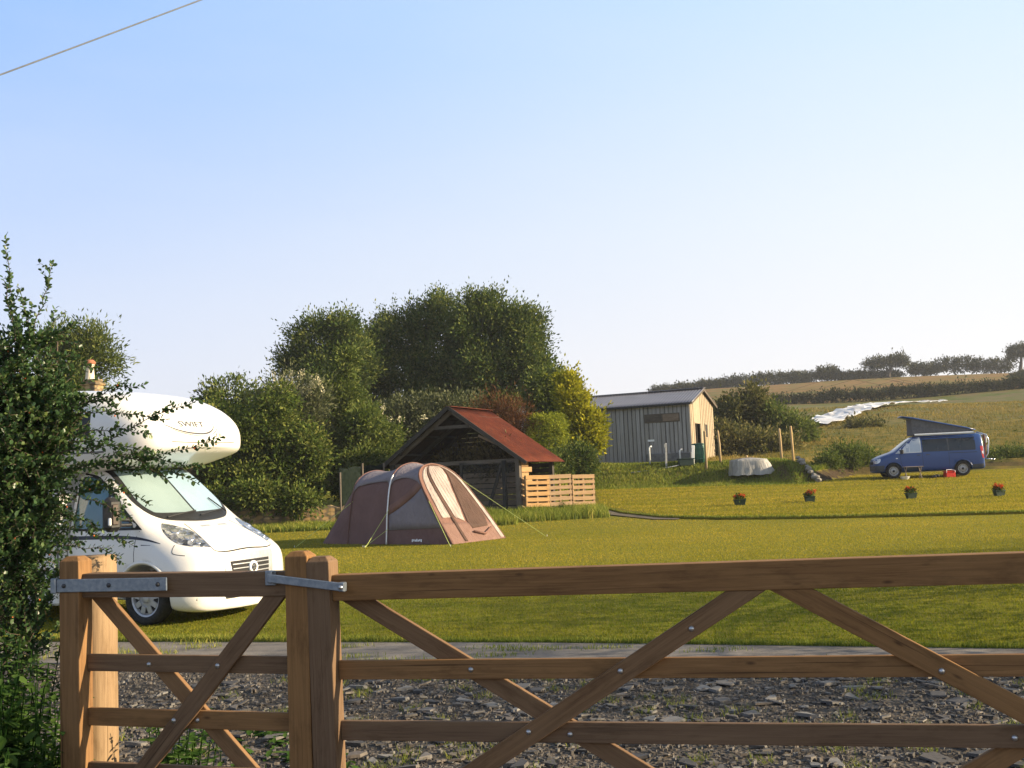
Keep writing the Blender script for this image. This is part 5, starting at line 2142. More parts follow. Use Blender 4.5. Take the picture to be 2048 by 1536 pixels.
b.lathe([(0, 0), (.06, .0), (.05, .07), (0, .09)], 10, None, (-.06, -.1, .83))
b.build('lashing_board', stake_m, TR)
for s in (-1, 1):
    make_wheel('wheel', -.1, s * .55, .23, .23, .14, .14, s, TR, 5, rubber, cv_steel, dark_gap)

# ------------------------------------------------------------------ flower boxes on the lawn
box_g = simple("dark_green_box", (.010, .028, .018), (.018, .042, .026), 10, .6)
soil_m = simple("potting_soil", (.02, .014, .01), (.035, .025, .018), 30, .95, .5)
petal_m = leafmat("red_petals", (.40, .04, .016), (.58, .075, .03), (.68, .13, .06), .2)
pl_leaf = leafmat("geranium_leaves", (.022, .045, .010), (.05, .085, .02), (.09, .13, .03), .2)
pots = [((1480, 1015), 35.79, .40, .0, 5, 'dark flower box of red geraniums nearest the earth track'), ((1620, 1008), 35.95, .34, .25, 7, 'green flower box with its red blooms bunched to the right'),
        ((1823, 1002), 35.43, .34, -.05, 6, 'green flower box with sparse red blooms before the campervan'), ((1999, 997), 34.94, .34, .1, 8, 'green flower box of red geraniums in two separate bunches')]
for n_, ((px, py), Y_, w_, sh_, nf, lab) in enumerate(pots):
    q = at(px, py, Y_)
    o0 = empty('flower_box', (q.x, q.y, hz(q.x, q.y) + .062), R(-4 + 5 * n_), lab, 'flower box', 'flower boxes in a row on the upper lawn')
    o0.scale = (.92,) * 3
    b = MB()
    hw, hd, H_ = w_ / 2 + .01, .11, .20
    V = [(-hw * .82, -hd * .8, 0), (hw * .82, -hd * .8, 0), (hw * .82, hd * .8, 0), (-hw * .82, hd * .8, 0), (-hw, -hd, H_), (hw, -hd, H_), (hw, hd, H_), (-hw, hd, H_),
         (-hw * 1.08, -hd * 1.1, H_), (hw * 1.08, -hd * 1.1, H_), (hw * 1.08, hd * 1.1, H_), (-hw * 1.08, hd * 1.1, H_), (-hw * 1.08, -hd * 1.1, H_ + .03), (hw * 1.08, -hd * 1.1, H_ + .03), (hw * 1.08, hd * 1.1, H_ + .03), (-hw * 1.08, hd * 1.1, H_ + .03)]
    Fc = [(3, 2, 1, 0)]
    for a in (0, 4, 8): Fc += [(a + i, a + (i + 1) % 4, a + 4 + (i + 1) % 4, a + 4 + i) for i in range(4)]
    b.add(V, Fc)
    b.build('box', box_g, o0)
    b = MB()
    b.box((0, 0, H_), (hw * 1.95, hd * 1.95, .03))
    b.build('soil', soil_m, o0)
    crown('leaves', [(0, 0, H_ + .07, hw * .85, .10, .07)], 260, .055, pl_leaf, o0, 60 + n_, 8, .07, wl=.8)
    rr_ = random.Random(70 + n_)
    for k in range(nf):
        sx = rr_.choice([-.6, .55]) * hw + rr_.uniform(-.05, .05) if n_ == 3 else rr_.uniform(-.85, .85) * hw + sh_ * hw * 1.6
        hx, hy, hh = sx, rr_.uniform(-.08, .08), H_ + rr_.uniform(.12, .21)
        fl = crown('flower_head', [(hx, hy, hh, .046, .042, .036)], 50, .030, petal_m, o0, 80 + n_ * 9 + k, 5, .03, wl=.9)
        b = MB()
        b.tube([(hx * .8, hy * .5, H_), (hx, hy, hh)], .005, 4)
        b.build('stem', pl_leaf, fl)

# ------------------------------------------------------------------ garden wall, cottage, cable, hillside sheet
t = NT("warm_stone_wall")
o = t.coord('Object')
br = t.node('ShaderNodeTexVoronoi')
br.inputs['Scale'].default_value = 4.2
t.l.new(t.coord('Object', (1, 1, 1.9)), br.inputs[0])
c = t.ramp(br.outputs['Color'], [(.1, (.22, .145, .07)), (.5, (.34, .23, .11)), (.9, (.42, .31, .17))])
c = t.mix(t.ramp(br.outputs['Distance'], [(.35, (0, 0, 0)), (.62, (1, 1, 1))]), c, (.14, .11, .075))
t.set(c, .92, 0, .15)
t.bump(br.outputs['Distance'], -.8, .05)
stone_m = t.m
b = MB()
wa, wb_ = at(380, 1066, 35.5), at(690, 1062, 36.6)
L_ = (wb_ - wa).to_2d().length
nseg = 22
rr_ = random.Random(12)
V, Fc = [], []
for i in range(nseg + 1):
    h_ = .86 + rr_.uniform(-.05, .05)
    for (y, z) in ((-.2, -.2), (-.18, h_), (.0, h_ + .07), (.18, h_), (.2, -.2)): V.append((L_ * i / nseg, y + rr_.uniform(-.02, .02), z))
for i in range(nseg):
    for k in range(4): Fc.append((i * 5 + k, i * 5 + k + 1, (i + 1) * 5 + k + 1, (i + 1) * 5 + k))
Fc += [(4, 3, 2, 1, 0), tuple(nseg * 5 + k for k in range(5))]
b.add(V, Fc)
o = b.build('stone_wall', stone_m)
o.location = (wa.x, wa.y, 0)
o.rotation_euler.z = math.atan2(wb_.y - wa.y, wb_.x - wa.x)
tag(o, 'low warm coloured stone wall below the bushes left of the tent', 'wall')

CT = empty('cottage', (at(155, 700, 36).x - .35, 36.4, 0), R(-16), 'stone cottage behind the motorhome, only its chimney rising into view', 'cottage')
b = MB()
b.box((0, 3, 1.6), (7.0, 5.0, 3.2))
b.prism([(-3.5, 3.2), (0, 4.85), (3.5, 3.2)], 5.0, Matrix.Rotation(0, 3, 'Z'), (0, .5, 0))
b.build('walls', stone_m, CT)
slate = simple("cottage_slate", (.05, .05, .055), (.08, .08, .085), 5, .6, .3)
for s in (-1, 1):
    b = MB()
    b.bar((0, 3, 5.0 - .02), (s * 3.75, 3, 3.2), 5.3, .08, (0, 0, 1))
    b.build('roof_slope', slate, CT)
b = MB()
b.box((0.1, .95, 4.95), (.56, .46, 1.2), None, .03)
b.box((0.1, .95, 5.58), (.66, .56, .10), None, .02)
b.box((0.1, .95, 5.69), (.54, .44, .12), None, .03)
ch = b.build('chimney', stone_m, CT)
b = MB()
b.lathe([(.17, 5.74), (.15, 5.9), (.13, 6.2), (.16, 6.23), (.16, 6.30), (.11, 6.31)], 16, None, (-.02, .95, 0))
b.build('chimney_pot', simple("cream_chimney_pot", (.6, .52, .42), (.7, .62, .5), 8, .7), ch, True)
b = MB()
b.lathe([(.17, 6.30), (.18, 6.38), (.10, 6.46), (0, 6.47)], 12, None, (.0, .95, 0))
b.build('cowl', simple("terracotta", (.28, .1, .05), (.36, .15, .08), 8, .8), ch, True)

b = MB()
c0, c1 = at(-900, 480, 9.0), at(1500, -430, 21.0)
pts = [c0.lerp(c1, i / 24) - Vector((0, 0, .10 * (1 - (2 * i / 24 - 1) ** 2))) for i in range(25)]
mid0 = pts[0].copy()
b.tube([p - mid0 for p in pts], .009, 6)
o = b.build('overhead_cable', simple("cable_grey", (.10, .11, .13), (.14, .15, .17), 10, .6), None, True)
o.location = mid0
tag(o, 'thin dark overhead cable crossing the upper left of the sky', 'cable')

# crumpled white polythene laid down the hillside strip
pl = [at(1622, 838, 78), at(1650, 849, 73), at(1700, 838, 78), at(1745, 822, 88), at(1800, 812, 96), at(1845, 806, 103), at(1892, 799, 111), at(1888, 795, 113), at(1840, 797, 108), at(1760, 805, 100), at(1690, 818, 90), at(1630, 832, 80)]
rr_ = random.Random(31)
cx = [p.x for p in pl]; cy = [p.y for p in pl]
P2 = []
for a, c_ in zip(pl, pl[1:] + pl[:1]):
    k = max(1, int((a - c_).to_2d().length / 1.0))
    for q in range(k):
        v_ = a.lerp(c_, q / k)
        P2.append(Vector((v_.x + rr_.uniform(-.25, .25), v_.y + rr_.uniform(-.3, .3))))
allp = list(P2)
for _ in range(2600):
    v_ = Vector((rr_.uniform(min(cx), max(cx)), rr_.uniform(min(cy), max(cy))))
    allp.append(v_)
vo, _, fo, *_ = delaunay_2d_cdt(allp, [(i, (i + 1) % len(P2)) for i in range(len(P2))], [], 1, 1e-4)
VV = [(p.x, p.y, hz(p.x, p.y) + .26 + abs(noise.noise(Vector((p.x * 1.5, p.y * .9, 0)))) * .30 + .05 * math.sin(p.x * 2.2 + p.y * .7) + rr_.uniform(0, .08)) for p in vo]
me = bpy.data.meshes.new('polythene_sheet')
me.from_pydata(VV, [], [tuple(f) for f in fo])
o = link('polythene_sheet', me, simple("white_polythene", (.36, .36, .38), (.80, .78, .78), 1.1, .35, .5, .15, 0, .5))
md = o.modifiers.new('t', 'SOLIDIFY'); md.thickness = .02
tag(o, 'long crumpled white polythene sheet laid across the hillside field', 'polythene sheet')
# ------------------------------------------------------------------ trees, hedges, bushes
bark = simple("bark", (.045, .036, .028), (.085, .07, .055), 9, .95, .7, .03, stretch=(1, 1, .3))
lf_dark = leafmat("dark_cypress_leaves", (0.0297, 0.0544, 0.0188), (0.0763, 0.1088, 0.0313), (0.1800, 0.1925, 0.0544), .22)
lf_mid = leafmat("mid_green_leaves", (0.0397, 0.0606, 0.0160), (0.0902, 0.1212, 0.0321), (0.1894, 0.2050, 0.0606), .28)
lf_laurel = leafmat("laurel_leaves", (0.0364, 0.0612, 0.0144), (0.0874, 0.1188, 0.0288), (0.1913, 0.1980, 0.0540), .25)
lf_grey = leafmat("grey_green_leaves", (0.0478, 0.0585, 0.0286), (0.1024, 0.1144, 0.0572), (0.1775, 0.1820, 0.1040), .25)
lf_gold = leafmat("golden_conifer_leaves", (0.1056, 0.1212, 0.0107), (0.2639, 0.2584, 0.0214), (0.4399, 0.3832, 0.0392), .3)
lf_clip = leafmat("clipped_hedge_leaves", (0.1010, 0.1317, 0.0170), (0.2120, 0.2380, 0.0298), (0.3129, 0.3187, 0.0467), .25)
lf_red = leafmat("red_brown_twigs", (.05, .022, .012), (.11, .05, .025), (.17, .085, .04), .1)
lf_scrub = leafmat("scrub_leaves", (0.0459, 0.0582, 0.0218), (0.1184, 0.1165, 0.0437), (0.2484, 0.2093, 0.0910), .22)
lf_far = leafmat("far_hedge_leaves", (0.0340, 0.0416, 0.0284), (0.0680, 0.0756, 0.0454), (0.1323, 0.1247, 0.0718), .12)
lf_flower = leafmat("cream_flowers", (.35, .32, .2), (.5, .46, .32), (.6, .56, .42), .2)


def lob(px, py, Y, rx, ry, rd=None):
    p = at(px, py, Y)
    k = Y / F_PX
    return (p.x, p.y, p.z, rx * k, (rd if rd else (rx + ry) / 2) * k, ry * k)


def plant(name, label, cat, lobs, n, L, m, seed, group=None, tr=.16, **kw):
    """a tree or bush: an Empty at its foot with trunk and crown as parts"""
    A = np.array(lobs)
    fx, fy = float(np.average(A[:, 0], weights=A[:, 3])), float(np.average(A[:, 1], weights=A[:, 3]))
    fz = hz(fx, fy)
    o = empty(name, (fx, fy, fz), 0, label, cat, group)
    cl = kw.get('clump', .35) * .42
    loc = [(l[0] - fx, l[1] - fy, l[2] - fz) + tuple(max(q * .62, q * .97 - cl) for q in l[3:]) for l in lobs]
    tufts = kw.pop('tufts', 0)
    fine_ = loc
    if tufts:                                        # break every lobe into smaller boughs standing off a dark core
        rt = random.Random(seed * 7 + 1)
        fine_ = []
        for l in loc:
            fine_.append(l[:3] + tuple(q * .74 for q in l[3:]))
            for _ in range(tufts):
                a_, h_ = rt.uniform(0, 6.283), rt.uniform(-.75, 1)
                q_ = math.sqrt(max(0, 1 - h_ * h_))
                k_ = rt.uniform(.66, .98)
                s_ = rt.uniform(.20, .42)
                fine_.append((l[0] + q_ * math.cos(a_) * l[3] * k_, l[1] + q_ * math.sin(a_) * l[4] * k_, l[2] + h_ * l[5] * k_, l[3] * s_, l[4] * s_, l[5] * s_ * rt.uniform(.7, 1.25)))
    crown('crown', fine_, n, L, m, o, seed, **kw)
    top = max(loc, key=lambda l: l[2])
    big = sorted(loc, key=lambda l: -l[3])[:6]
    trunk('trunk', (0, 0, -.15), (top[0] * .6, top[1] * .6, max(.4, top[2])), tr, tr * .3, bark, o, seed, [l[:3] for l in big])
    return o


plant('evergreen_tree', 'dark evergreen tree with a ragged crown, left of the largest tree behind the barn', 'tree',
      [lob(640, 690, 56, 62, 50), lob(690, 668, 56, 42, 42), lob(600, 725, 56, 48, 30), lob(572, 742, 56, 26, 22), lob(650, 765, 56, 80, 60), lob(705, 730, 56, 50, 80), lob(672, 648, 56, 28, 24), lob(640, 860, 56, 80, 70)],
      46000, .17, lf_dark, 1, 'dark evergreen trees behind the barn', .3, clump=.46, lump=.16, sprig=.10, up=.5, tufts=11)
plant('evergreen_tree', 'broad dark evergreen tree forming the middle of the clump behind the barn', 'tree',
      [lob(800, 690, 59, 68, 60), lob(862, 642, 59, 58, 42), lob(884, 612, 59, 34, 26), lob(738, 735, 59, 44, 84), lob(742, 820, 59, 60, 70), lob(905, 760, 59, 70, 80), lob(800, 750, 59, 70, 55), lob(762, 690, 59, 34, 50), lob(775, 650, 59, 24, 22), lob(880, 720, 59, 70, 70), lob(850, 830, 59, 110, 60)],
      78000, .175, lf_dark, 2, 'dark evergreen trees behind the barn', .35, clump=.46, lump=.16, sprig=.10, up=.5, tufts=11)
plant('evergreen_tree', 'tallest dark evergreen tree at the right of the clump behind the barn', 'tree',
      [lob(955, 648, 57, 62, 50), lob(982, 604, 57, 22, 24), lob(948, 600, 57, 16, 18), lob(1040, 692, 57, 58, 62), lob(1062, 645, 57, 30, 26), lob(985, 740, 57, 90, 60), lob(1055, 750, 57, 48, 50), lob(1020, 650, 57, 50, 34), lob(990, 820, 57, 90, 50)],
      64000, .175, lf_dark, 3, 'dark evergreen trees behind the barn', .38, clump=.46, lump=.16, sprig=.10, up=.5, tufts=11)
plant('laurel_bush', 'large glossy leaved bush over the stone wall right of the motorhome', 'bush',
      [lob(452, 850, 37.6, 62, 56), lob(545, 850, 37.6, 80, 66), lob(620, 905, 37.6, 40, 62), lob(450, 935, 37.6, 60, 58), lob(540, 945, 37.6, 84, 62), lob(600, 965, 37.6, 52, 40), lob(425, 840, 37.8, 34, 30), lob(400, 950, 38, 50, 60), lob(436, 1004, 35.9, 40, 36), lob(520, 1000, 35.6, 50, 34), lob(604, 1004, 35.8, 44, 30)],
      40000, .135, lf_laurel, 4, None, .09, clump=.30, lump=.10, sprig=.07, up=.1, wl=.5, tufts=9)
plant('round_bush', 'rounded dark bush top showing behind the glossy bush over the wall', 'bush', [lob(458, 802, 46, 62, 40), lob(440, 850, 46, 60, 60), lob(500, 840, 46, 40, 50)], 8000, .17, lf_dark, 5, None, .1, clump=.35)
bd = plant('buddleia_bush', 'bush with upright cream flower spikes left of the dark evergreens', 'bush', [lob(575, 806, 41, 48, 44), lob(618, 815, 41, 38, 46), lob(545, 825, 41, 40, 40), lob(590, 880, 41, 60, 60)], 12000, .17, lf_grey, 6, None, .08, clump=.4, sprig=.14, up=.5, wl=.3)
rr_ = random.Random(17)
for k in range(22):
    q = at(540 + 105 * (k + rr_.random()) / 22, 772 + rr_.uniform(-18, 16) + abs(k - 9) * 1.0, 40.4) - bd.location
    n_ = 26
    z = np.linspace(0, .42, n_)
    r_ = np.random.RandomState(k)
    a = r_.uniform(0, 6.28, n_)
    tilt = rr_.uniform(-.3, .3)
    P = np.stack([q.x + tilt * z + .03 * np.cos(a), q.y + .03 * np.sin(a), q.z + z], 1)
    leaves('flower_spike', P, np.stack([np.cos(a), np.sin(a), .8 + 0 * a], 1), r_.normal(size=(n_, 3)), np.full(n_, .10) * (1.2 - z / .5), np.full(n_, .06), r_.uniform(.2, .9, n_), lf_flower, bd)
plant('column_tree', 'slim upright mid green tree before the dark evergreens left of the barn', 'tree', [lob(682, 790, 43, 34, 70), lob(692, 730, 43, 18, 42), lob(670, 870, 43, 50, 70), lob(700, 850, 43, 40, 70), lob(680, 940, 42, 55, 60)], 20000, .16, lf_mid, 7, None, .12, clump=.32, lump=.12, up=.45, sprig=.1, tufts=8)
plant('dark_hedge_bush', 'shady dark green bush between the slim tree and the barn roof', 'bush', [lob(740, 860, 41, 46, 48), lob(720, 930, 40.5, 50, 60), lob(770, 900, 42, 40, 50), lob(700, 960, 40, 40, 50)], 14000, .16, lf_mid, 8, None, .1, clump=.3, tufts=8)
gb = plant('grey_leaved_bush', 'grey green bush with scattered cream flowers above the barn roof', 'bush', [lob(800, 842, 46, 56, 42), lob(862, 828, 46, 56, 36), lob(770, 860, 46, 40, 40), lob(920, 818, 46, 46, 28), lob(840, 880, 46, 80, 50)], 17000, .15, lf_grey, 9, None, .1, clump=.34, sprig=.08)
for k in range(9):
    q = at(742 + rr_.uniform(-8, 110) * (.25 if k < 6 else 1), 832 + rr_.uniform(-16, 16), 43.2) - gb.location
    r_ = np.random.RandomState(k + 50)
    n_ = 24
    leaves('flower_cluster', np.array(q) + r_.normal(size=(n_, 3)) * .06, r_.normal(size=(n_, 3)) + (0, 0, .5), r_.normal(size=(n_, 3)), np.full(n_, .09), np.full(n_, .06), r_.uniform(.2, .9, n_), lf_flower, gb)
plant('bare_shrub', 'red brown dry twiggy shrub rising behind the rusty roof', 'shrub', [lob(1000, 828, 44.5, 34, 28), lob(1034, 842, 44.5, 30, 34), lob(965, 832, 44.5, 26, 18), lob(1020, 880, 44.5, 40, 40)], 6500, .20, lf_red, 10, None, .07, clump=.4, sprig=.25, up=.5, wl=.10, inner=.4)
q = at(1098, 900, 44.8)
zt = at(1098, 834, 44.8).z
zb = hz(q.x, q.y)
HG = empty('clipped_hedge', (q.x, q.y, zb), R(-12), 'square clipped yellow green hedge behind the rusty roof', 'hedge')
crown('foliage', [(0, 0, (zt - zb) / 2, .78, .9, (zt - zb) / 2)], 15000, .085, lf_clip, HG, 11, 20, .14, lump=.015, sprig=.0, up=.05, boxy=9, inner=.05)
trunk('trunk', (0, 0, -.1), (0, 0, 2.4), .09, .03, bark, HG, 5)
plant('golden_conifer', 'golden yellow conifer between the clipped hedge and the boarded shed', 'tree', [lob(1148, 800, 46, 30, 48), lob(1168, 860, 46, 30, 56), lob(1136, 768, 46, 16, 24), lob(1188, 880, 46, 15, 45), lob(1195, 845, 46, 9, 22), lob(1150, 900, 46, 36, 40)], 17000, .17, lf_gold, 12, None, .12, clump=.3, lump=.14, up=.5, sprig=.14, tufts=7)
plant('green_conifer', 'darker green conifer touching the golden one on its left', 'tree', [lob(1086, 790, 49, 40, 44), lob(1112, 765, 49, 22, 28), lob(1100, 830, 49, 44, 44), lob(1090, 890, 49, 44, 50)], 12000, .19, lf_mid, 13, None, .14, clump=.34, up=.45, sprig=.1, tufts=8)
plant('low_bush', 'low dark rounded bush right behind the slatted pallets', 'bush', [lob(1158, 918, 42, 30, 27), lob(1122, 926, 41.5, 26, 24), lob(1180, 932, 42, 16, 18)], 8000, .11, lf_dark, 14, None, .05, clump=.24, lump=.1)
plant('garden_bush', 'leafy green bush growing beside the barn wall above the pallets', 'bush', [lob(1092, 930, 40.0, 26, 18), lob(1075, 935, 39.6, 22, 18)], 4000, .10, lf_mid, 15, None, .04, clump=.22)
plant('scrub_bush', 'tall loose scrub bush just right of the shed gable', 'bush', [lob(1462, 832, 62, 36, 40), lob(1500, 806, 62, 34, 30), lob(1522, 842, 62, 36, 44), lob(1440, 862, 62, 30, 44)], 13000, .22, lf_scrub, 16, 'scrub bushes beyond the shed', .12, clump=.4, sprig=.14, tufts=7)
plant('scrub_bush', 'low spreading scrub bush next to the white polythene sheet', 'bush', [lob(1570, 862, 61, 44, 36), lob(1610, 868, 61, 28, 24), lob(1545, 840, 62, 32, 34)], 9000, .22, lf_mid, 17, 'scrub bushes beyond the shed', .1, clump=.4, sprig=.14, tufts=7)
plant('scrub_bush', 'brownish bramble mound at the foot of the scrub behind the stakes', 'bush', [lob(1490, 890, 57, 70, 22), lob(1440, 880, 57, 30, 28), lob(1550, 896, 57, 50, 16)], 10000, .19, lf_scrub, 18, 'scrub bushes beyond the shed', .05, clump=.4, sprig=.12)
plant('bank_bush', 'low dark bush on top of the cut bank left of the blue campervan', 'bush', [lob(1692, 916, 50.8, 38, 20), lob(1658, 926, 49.6, 26, 13), lob(1726, 920, 51.4, 30, 17)], 9000, .13, lf_mid, 19, None, .05, clump=.3, sprig=.1)
plant('bank_bush', 'dark bramble bush on the bank right behind the blue campervan', 'bush', [lob(2010, 922, 52, 40, 18), lob(2060, 922, 52, 40, 20), lob(1985, 930, 51.6, 20, 12)], 8000, .14, lf_dark, 20, None, .05, clump=.3, sprig=.1)
plant('cypress_tree', 'cypress with feathery side sprays rising behind the motorhome and chimney', 'tree', [lob(140, 715, 45, 66, 52), lob(196, 702, 45, 40, 40), lob(112, 690, 45, 44, 36), lob(214, 735, 45, 34, 34), lob(180, 670, 45, 34, 22), lob(150, 790, 45, 90, 60), lob(130, 880, 45, 90, 70)], 20000, .22, lf_mid, 21, None, .25, clump=.42, lump=.12, sprig=.16, up=.3, wl=.25, tufts=9)

# hillside hedge, ridge bushes and trees
hl = [lob(1560 + 61 * k, 800 - 4.1 * k + (k % 2) * 2, 128, 44, 7 + (k % 3) * 1.2, 8) for k in range(-1, 10)]
hd = plant('field_hedge', 'long dark hedge running across the hillside above the white sheet', 'hedge', hl, 16000, .30, lf_far, 22, None, .1, clump=.4, lump=.1, sprig=.05, per=18)
ridge_lab = ['small ridge bush at the left end where the skyline leaves the shed roof', 'low ridge bush second from the shed end of the skyline', 'flat topped ridge bush third along from the shed roof', 'ridge bush above the tall loose scrub bush', 'denser ridge bush standing between two gaps above the scrub',
             'ridge bush with a pale gap beneath it left of the round one', 'small round dark ridge bush left of the leaning tree', 'low hedge bush linking the round bush with the leaning tree', 'low ridge bush below the crown of the leaning tree',
             'long domed thicket beginning right of the leaning tree', 'highest domed thicket on the ridge above the campervan roof', 'sloping thicket running into the tree at the right edge']
rp = [(1330, 780, 30, 9), (1378, 774, 30, 10), (1425, 768, 30, 10), (1480, 762, 34, 12), (1540, 755, 36, 12), (1600, 752, 34, 10), (1655, 744, 24, 13), (1705, 750, 34, 7), (1770, 748, 40, 6), (1848, 735, 36, 12), (1912, 727, 48, 15), (1985, 728, 46, 14)]
for k, (px, py, rx, ry) in enumerate(rp):
    a = .25 * rx
    plant('ridge_bush', ridge_lab[k], 'bush', [lob(px - rx * .45, py + 2, 221, rx * .6, ry * .70, 9), lob(px + rx * .35, py + 2, 221, rx * .6, ry * .84, 9), lob(px, py + ry * .6, 221, rx, ry * .6, 9)], 3000, .45, lf_far, 30 + k, 'wind shaped bushes along the ridge', .2, clump=.55, lump=.2, sprig=.06, per=14)
WT = plant('leaning_tree', 'wind bent tree with a flat crown leaning along the ridge', 'tree', [lob(1764, 726, 219, 34, 9, 12), lob(1795, 719, 219, 20, 11, 10), lob(1745, 733, 219, 16, 7, 8), lob(1806, 727, 219, 12, 9, 8)], 4200, .42, lf_far, 45, None, .45, clump=.6, lump=.22, sprig=.15, per=12)
plant('ridge_tree', 'taller open crowned tree on the ridge at the right edge', 'tree', [lob(2032, 704, 216, 15, 9, 8), lob(2050, 702, 216, 15, 11, 8), lob(2024, 714, 216, 9, 5, 6)], 3600, .45, lf_far, 46, None, .45, clump=.7, lump=.2, sprig=.14, per=12)
plant('hillside_bush', 'dark bush on the straw coloured field at the right edge', 'bush', [lob(2036, 757, 160, 16, 9), lob(2056, 754, 160, 20, 11)], 2600, .35, lf_far, 47, None, .15, clump=.4)
plant('field_bramble', 'flat dark bramble patch in the field left of the campervan roof', 'bush', [lob(1720, 858, 72, 26, 6), lob(1745, 856, 72, 20, 6)], 2200, .22, lf_scrub, 48, None, .05, clump=.4)

# tall hedge just outside the frame: it shades the near lawn
sh_l = []
for (x, y, h_) in [(6.2, 7.6, 3.4), (7.4, 9.2, 3.9), (8.3, 11.0, 4.1), (9.0, 12.8, 4.3), (10.6, 14.2, 4.0), (12.6, 15.2, 4.4), (14.8, 16.2, 4.0), (17.2, 17.4, 4.3), (20, 18.8, 4.1), (23, 20.4, 4.3)]:
    sh_l.append((x, y, h_ * .5, 1.25, 1.15, h_ * .52))
BHG = plant('boundary_hedge', 'tall garden hedge right of the lawn beyond the wide gate', 'hedge', sh_l, 22000, .092, lf_laurel, 49, None, .1, clump=.6, lump=.2, inner=.3, wl=.5)

# ------------------------------------------------------------------ shrub in the foreground: arching twigs with small oval leaves
SB = empty('leafy_shrub', (-2.75, 5.45, 0), 0, 'dense small leaved shrub with arching twigs and orange berries in front of the motorhome', 'shrub')
SO = Vector(SB.location)
lf_coto = leafmat("cotoneaster_leaves", (0.0239, 0.0559, 0.0260), (0.0518, 0.0997, 0.0359), (0.1196, 0.1595, 0.0479), .22, .025)
twig_m = simple("twig_bark", (.06, .042, .032), (.11, .08, .06), 40, .8)
berry_m = simple("orange_berry", (.45, .09, .015), (.6, .16, .03), 20, .3)
rr_ = random.Random(77)
rn = np.random.RandomState(77)
tw = MB()
LP, LD, LN, LL_ = [], [], [], []


def twig(P, r0, leaf_from=.12, step=.013, big=1.0):
    """a twig along P (points) with leaves in pairs"""
    pts = [Vector(p) for p in P]
    tw.tube(pts, r0, 4, False, r0 * .35)
    acc, tot = 0.0, sum((b - a).length for a, b in zip(pts, pts[1:]))
    nxt = tot * leaf_from
    k = 0
    for a, b in zip(pts, pts[1:]):
        d = (b - a)
        ln = d.length
        if ln < 1e-6: continue
        d.normalize()
        while nxt < acc + ln:
            p = a + d * (nxt - acc)
            u = d.orthogonal().normalized()
            ang = k * 2.4 + rr_.uniform(-.5, .5)
            s = (u * math.cos(ang) + d.cross(u) * math.sin(ang))
            dirl = (s * rr_.uniform(.7, 1.1) + d * rr_.uniform(.3, .9) + Vector((0, 0, .12))).normalized()
            LP.append(p); LD.append(dirl)
            LN.append((d * -.6 + Vector((rr_.uniform(-.5, .5), rr_.uniform(-.5, .5), .9))))
            LL_.append(rr_.uniform(.018, .035) * big)
            k += 1
            nxt += step * rr_.uniform(.6, 1.4)
        acc += ln


def arc(a, b, bulge, n=9, wob=.012):
    a, b = Vector(a), Vector(b)
    out = []
    for i in range(n + 1):
        t = i / n
        p = a.lerp(b, t) + Vector(bulge) * (4 * t * (1 - t))
        if 0 < i < n: p += Vector((rr_.uniform(-wob, wob), rr_.uniform(-wob, wob), rr_.uniform(-wob, wob)))
        out.append(p)
    return out


def A(px, py, Y=5.35): return at(px, py, Y) - SO


# the twigs that stand clear of the mass
for (a, b, bul, Y0, Y1) in [((150, 820), (293, 768), .03, 5.4, 5.3), ((180, 905), (397, 800), .03, 5.45, 5.25), ((190, 930), (446, 872), -.015, 5.4, 5.2), ((150, 930), (398, 968), .05, 5.4, 5.2),
                            ((60, 690), (108, 522), .0, 5.5, 5.5), ((20, 640), (12, 472), .0, 5.4, 5.4), ((70, 700), (150, 648), .0, 5.4, 5.3), ((30, 680), (20, 560), .0, 5.3, 5.3), ((60, 680), (45, 595), .0, 5.4, 5.3),
                            ((100, 1060), (268, 1092), .03, 5.4, 5.3), ((80, 1090), (242, 1112), .02, 5.3, 5.35), ((150, 870), (300, 868), .03, 5.4, 5.3), ((140, 1000), (215, 960), .0, 5.4, 5.3), ((90, 720), (185, 735), .03, 5.4, 5.3), ((170, 1000), (262, 1040), .02, 5.4, 5.3),
                            ((120, 800), (232, 812), .03, 5.4, 5.3), ((160, 960), (300, 1012), .02, 5.5, 5.4), ((140, 880), (330, 930), .03, 5.5, 5.4), ((100, 840), (252, 788), .02, 5.4, 5.3), ((120, 905), (305, 902), .03, 5.4, 5.25), ((110, 985), (235, 990), .03, 5.4, 5.3), ((200, 915), (402, 942), .03, 5.35, 5.2), ((230, 905), (338, 962), .02, 5.3, 5.2), ((130, 940), (285, 950), .03, 5.4, 5.3), ((90, 1030), (205, 1060), .03, 5.4, 5.3), ((150, 830), (330, 840), .03, 5.4, 5.3)]:
    P = arc(A(*a, Y0), A(*b, Y1), (0, 0, bul))
    twig(P, .0032, .02, .0085)
    for _ in range(5):                                # short side shoots
        i = rr_.randrange(3, 9)
        q = P[i]
        dd = (P[min(i + 1, 9)] - P[i - 1]).normalized()
        e = q + (dd * .6 + Vector((rr_.uniform(-.5, .5), rr_.uniform(-.5, .5), rr_.uniform(-.5, .6)))).normalized() * rr_.uniform(.03, .09)
        twig(arc(q, e, (0, 0, 0), 3, .004), .0016, .1, .009, .85)
# woody stems from the ground
for k in range(8):
    a = Vector((rr_.uniform(-.45, .1), rr_.uniform(-.25, .25), -.05))
    e = A(rr_.uniform(-60, 120), rr_.uniform(640, 1000), rr_.uniform(5.5, 5.9))
    P = arc(a, e, (rr_.uniform(-.12, .12), rr_.uniform(-.12, .12), .12), 10, .02)
    tw.tube(P, .014, 6, False, .004)
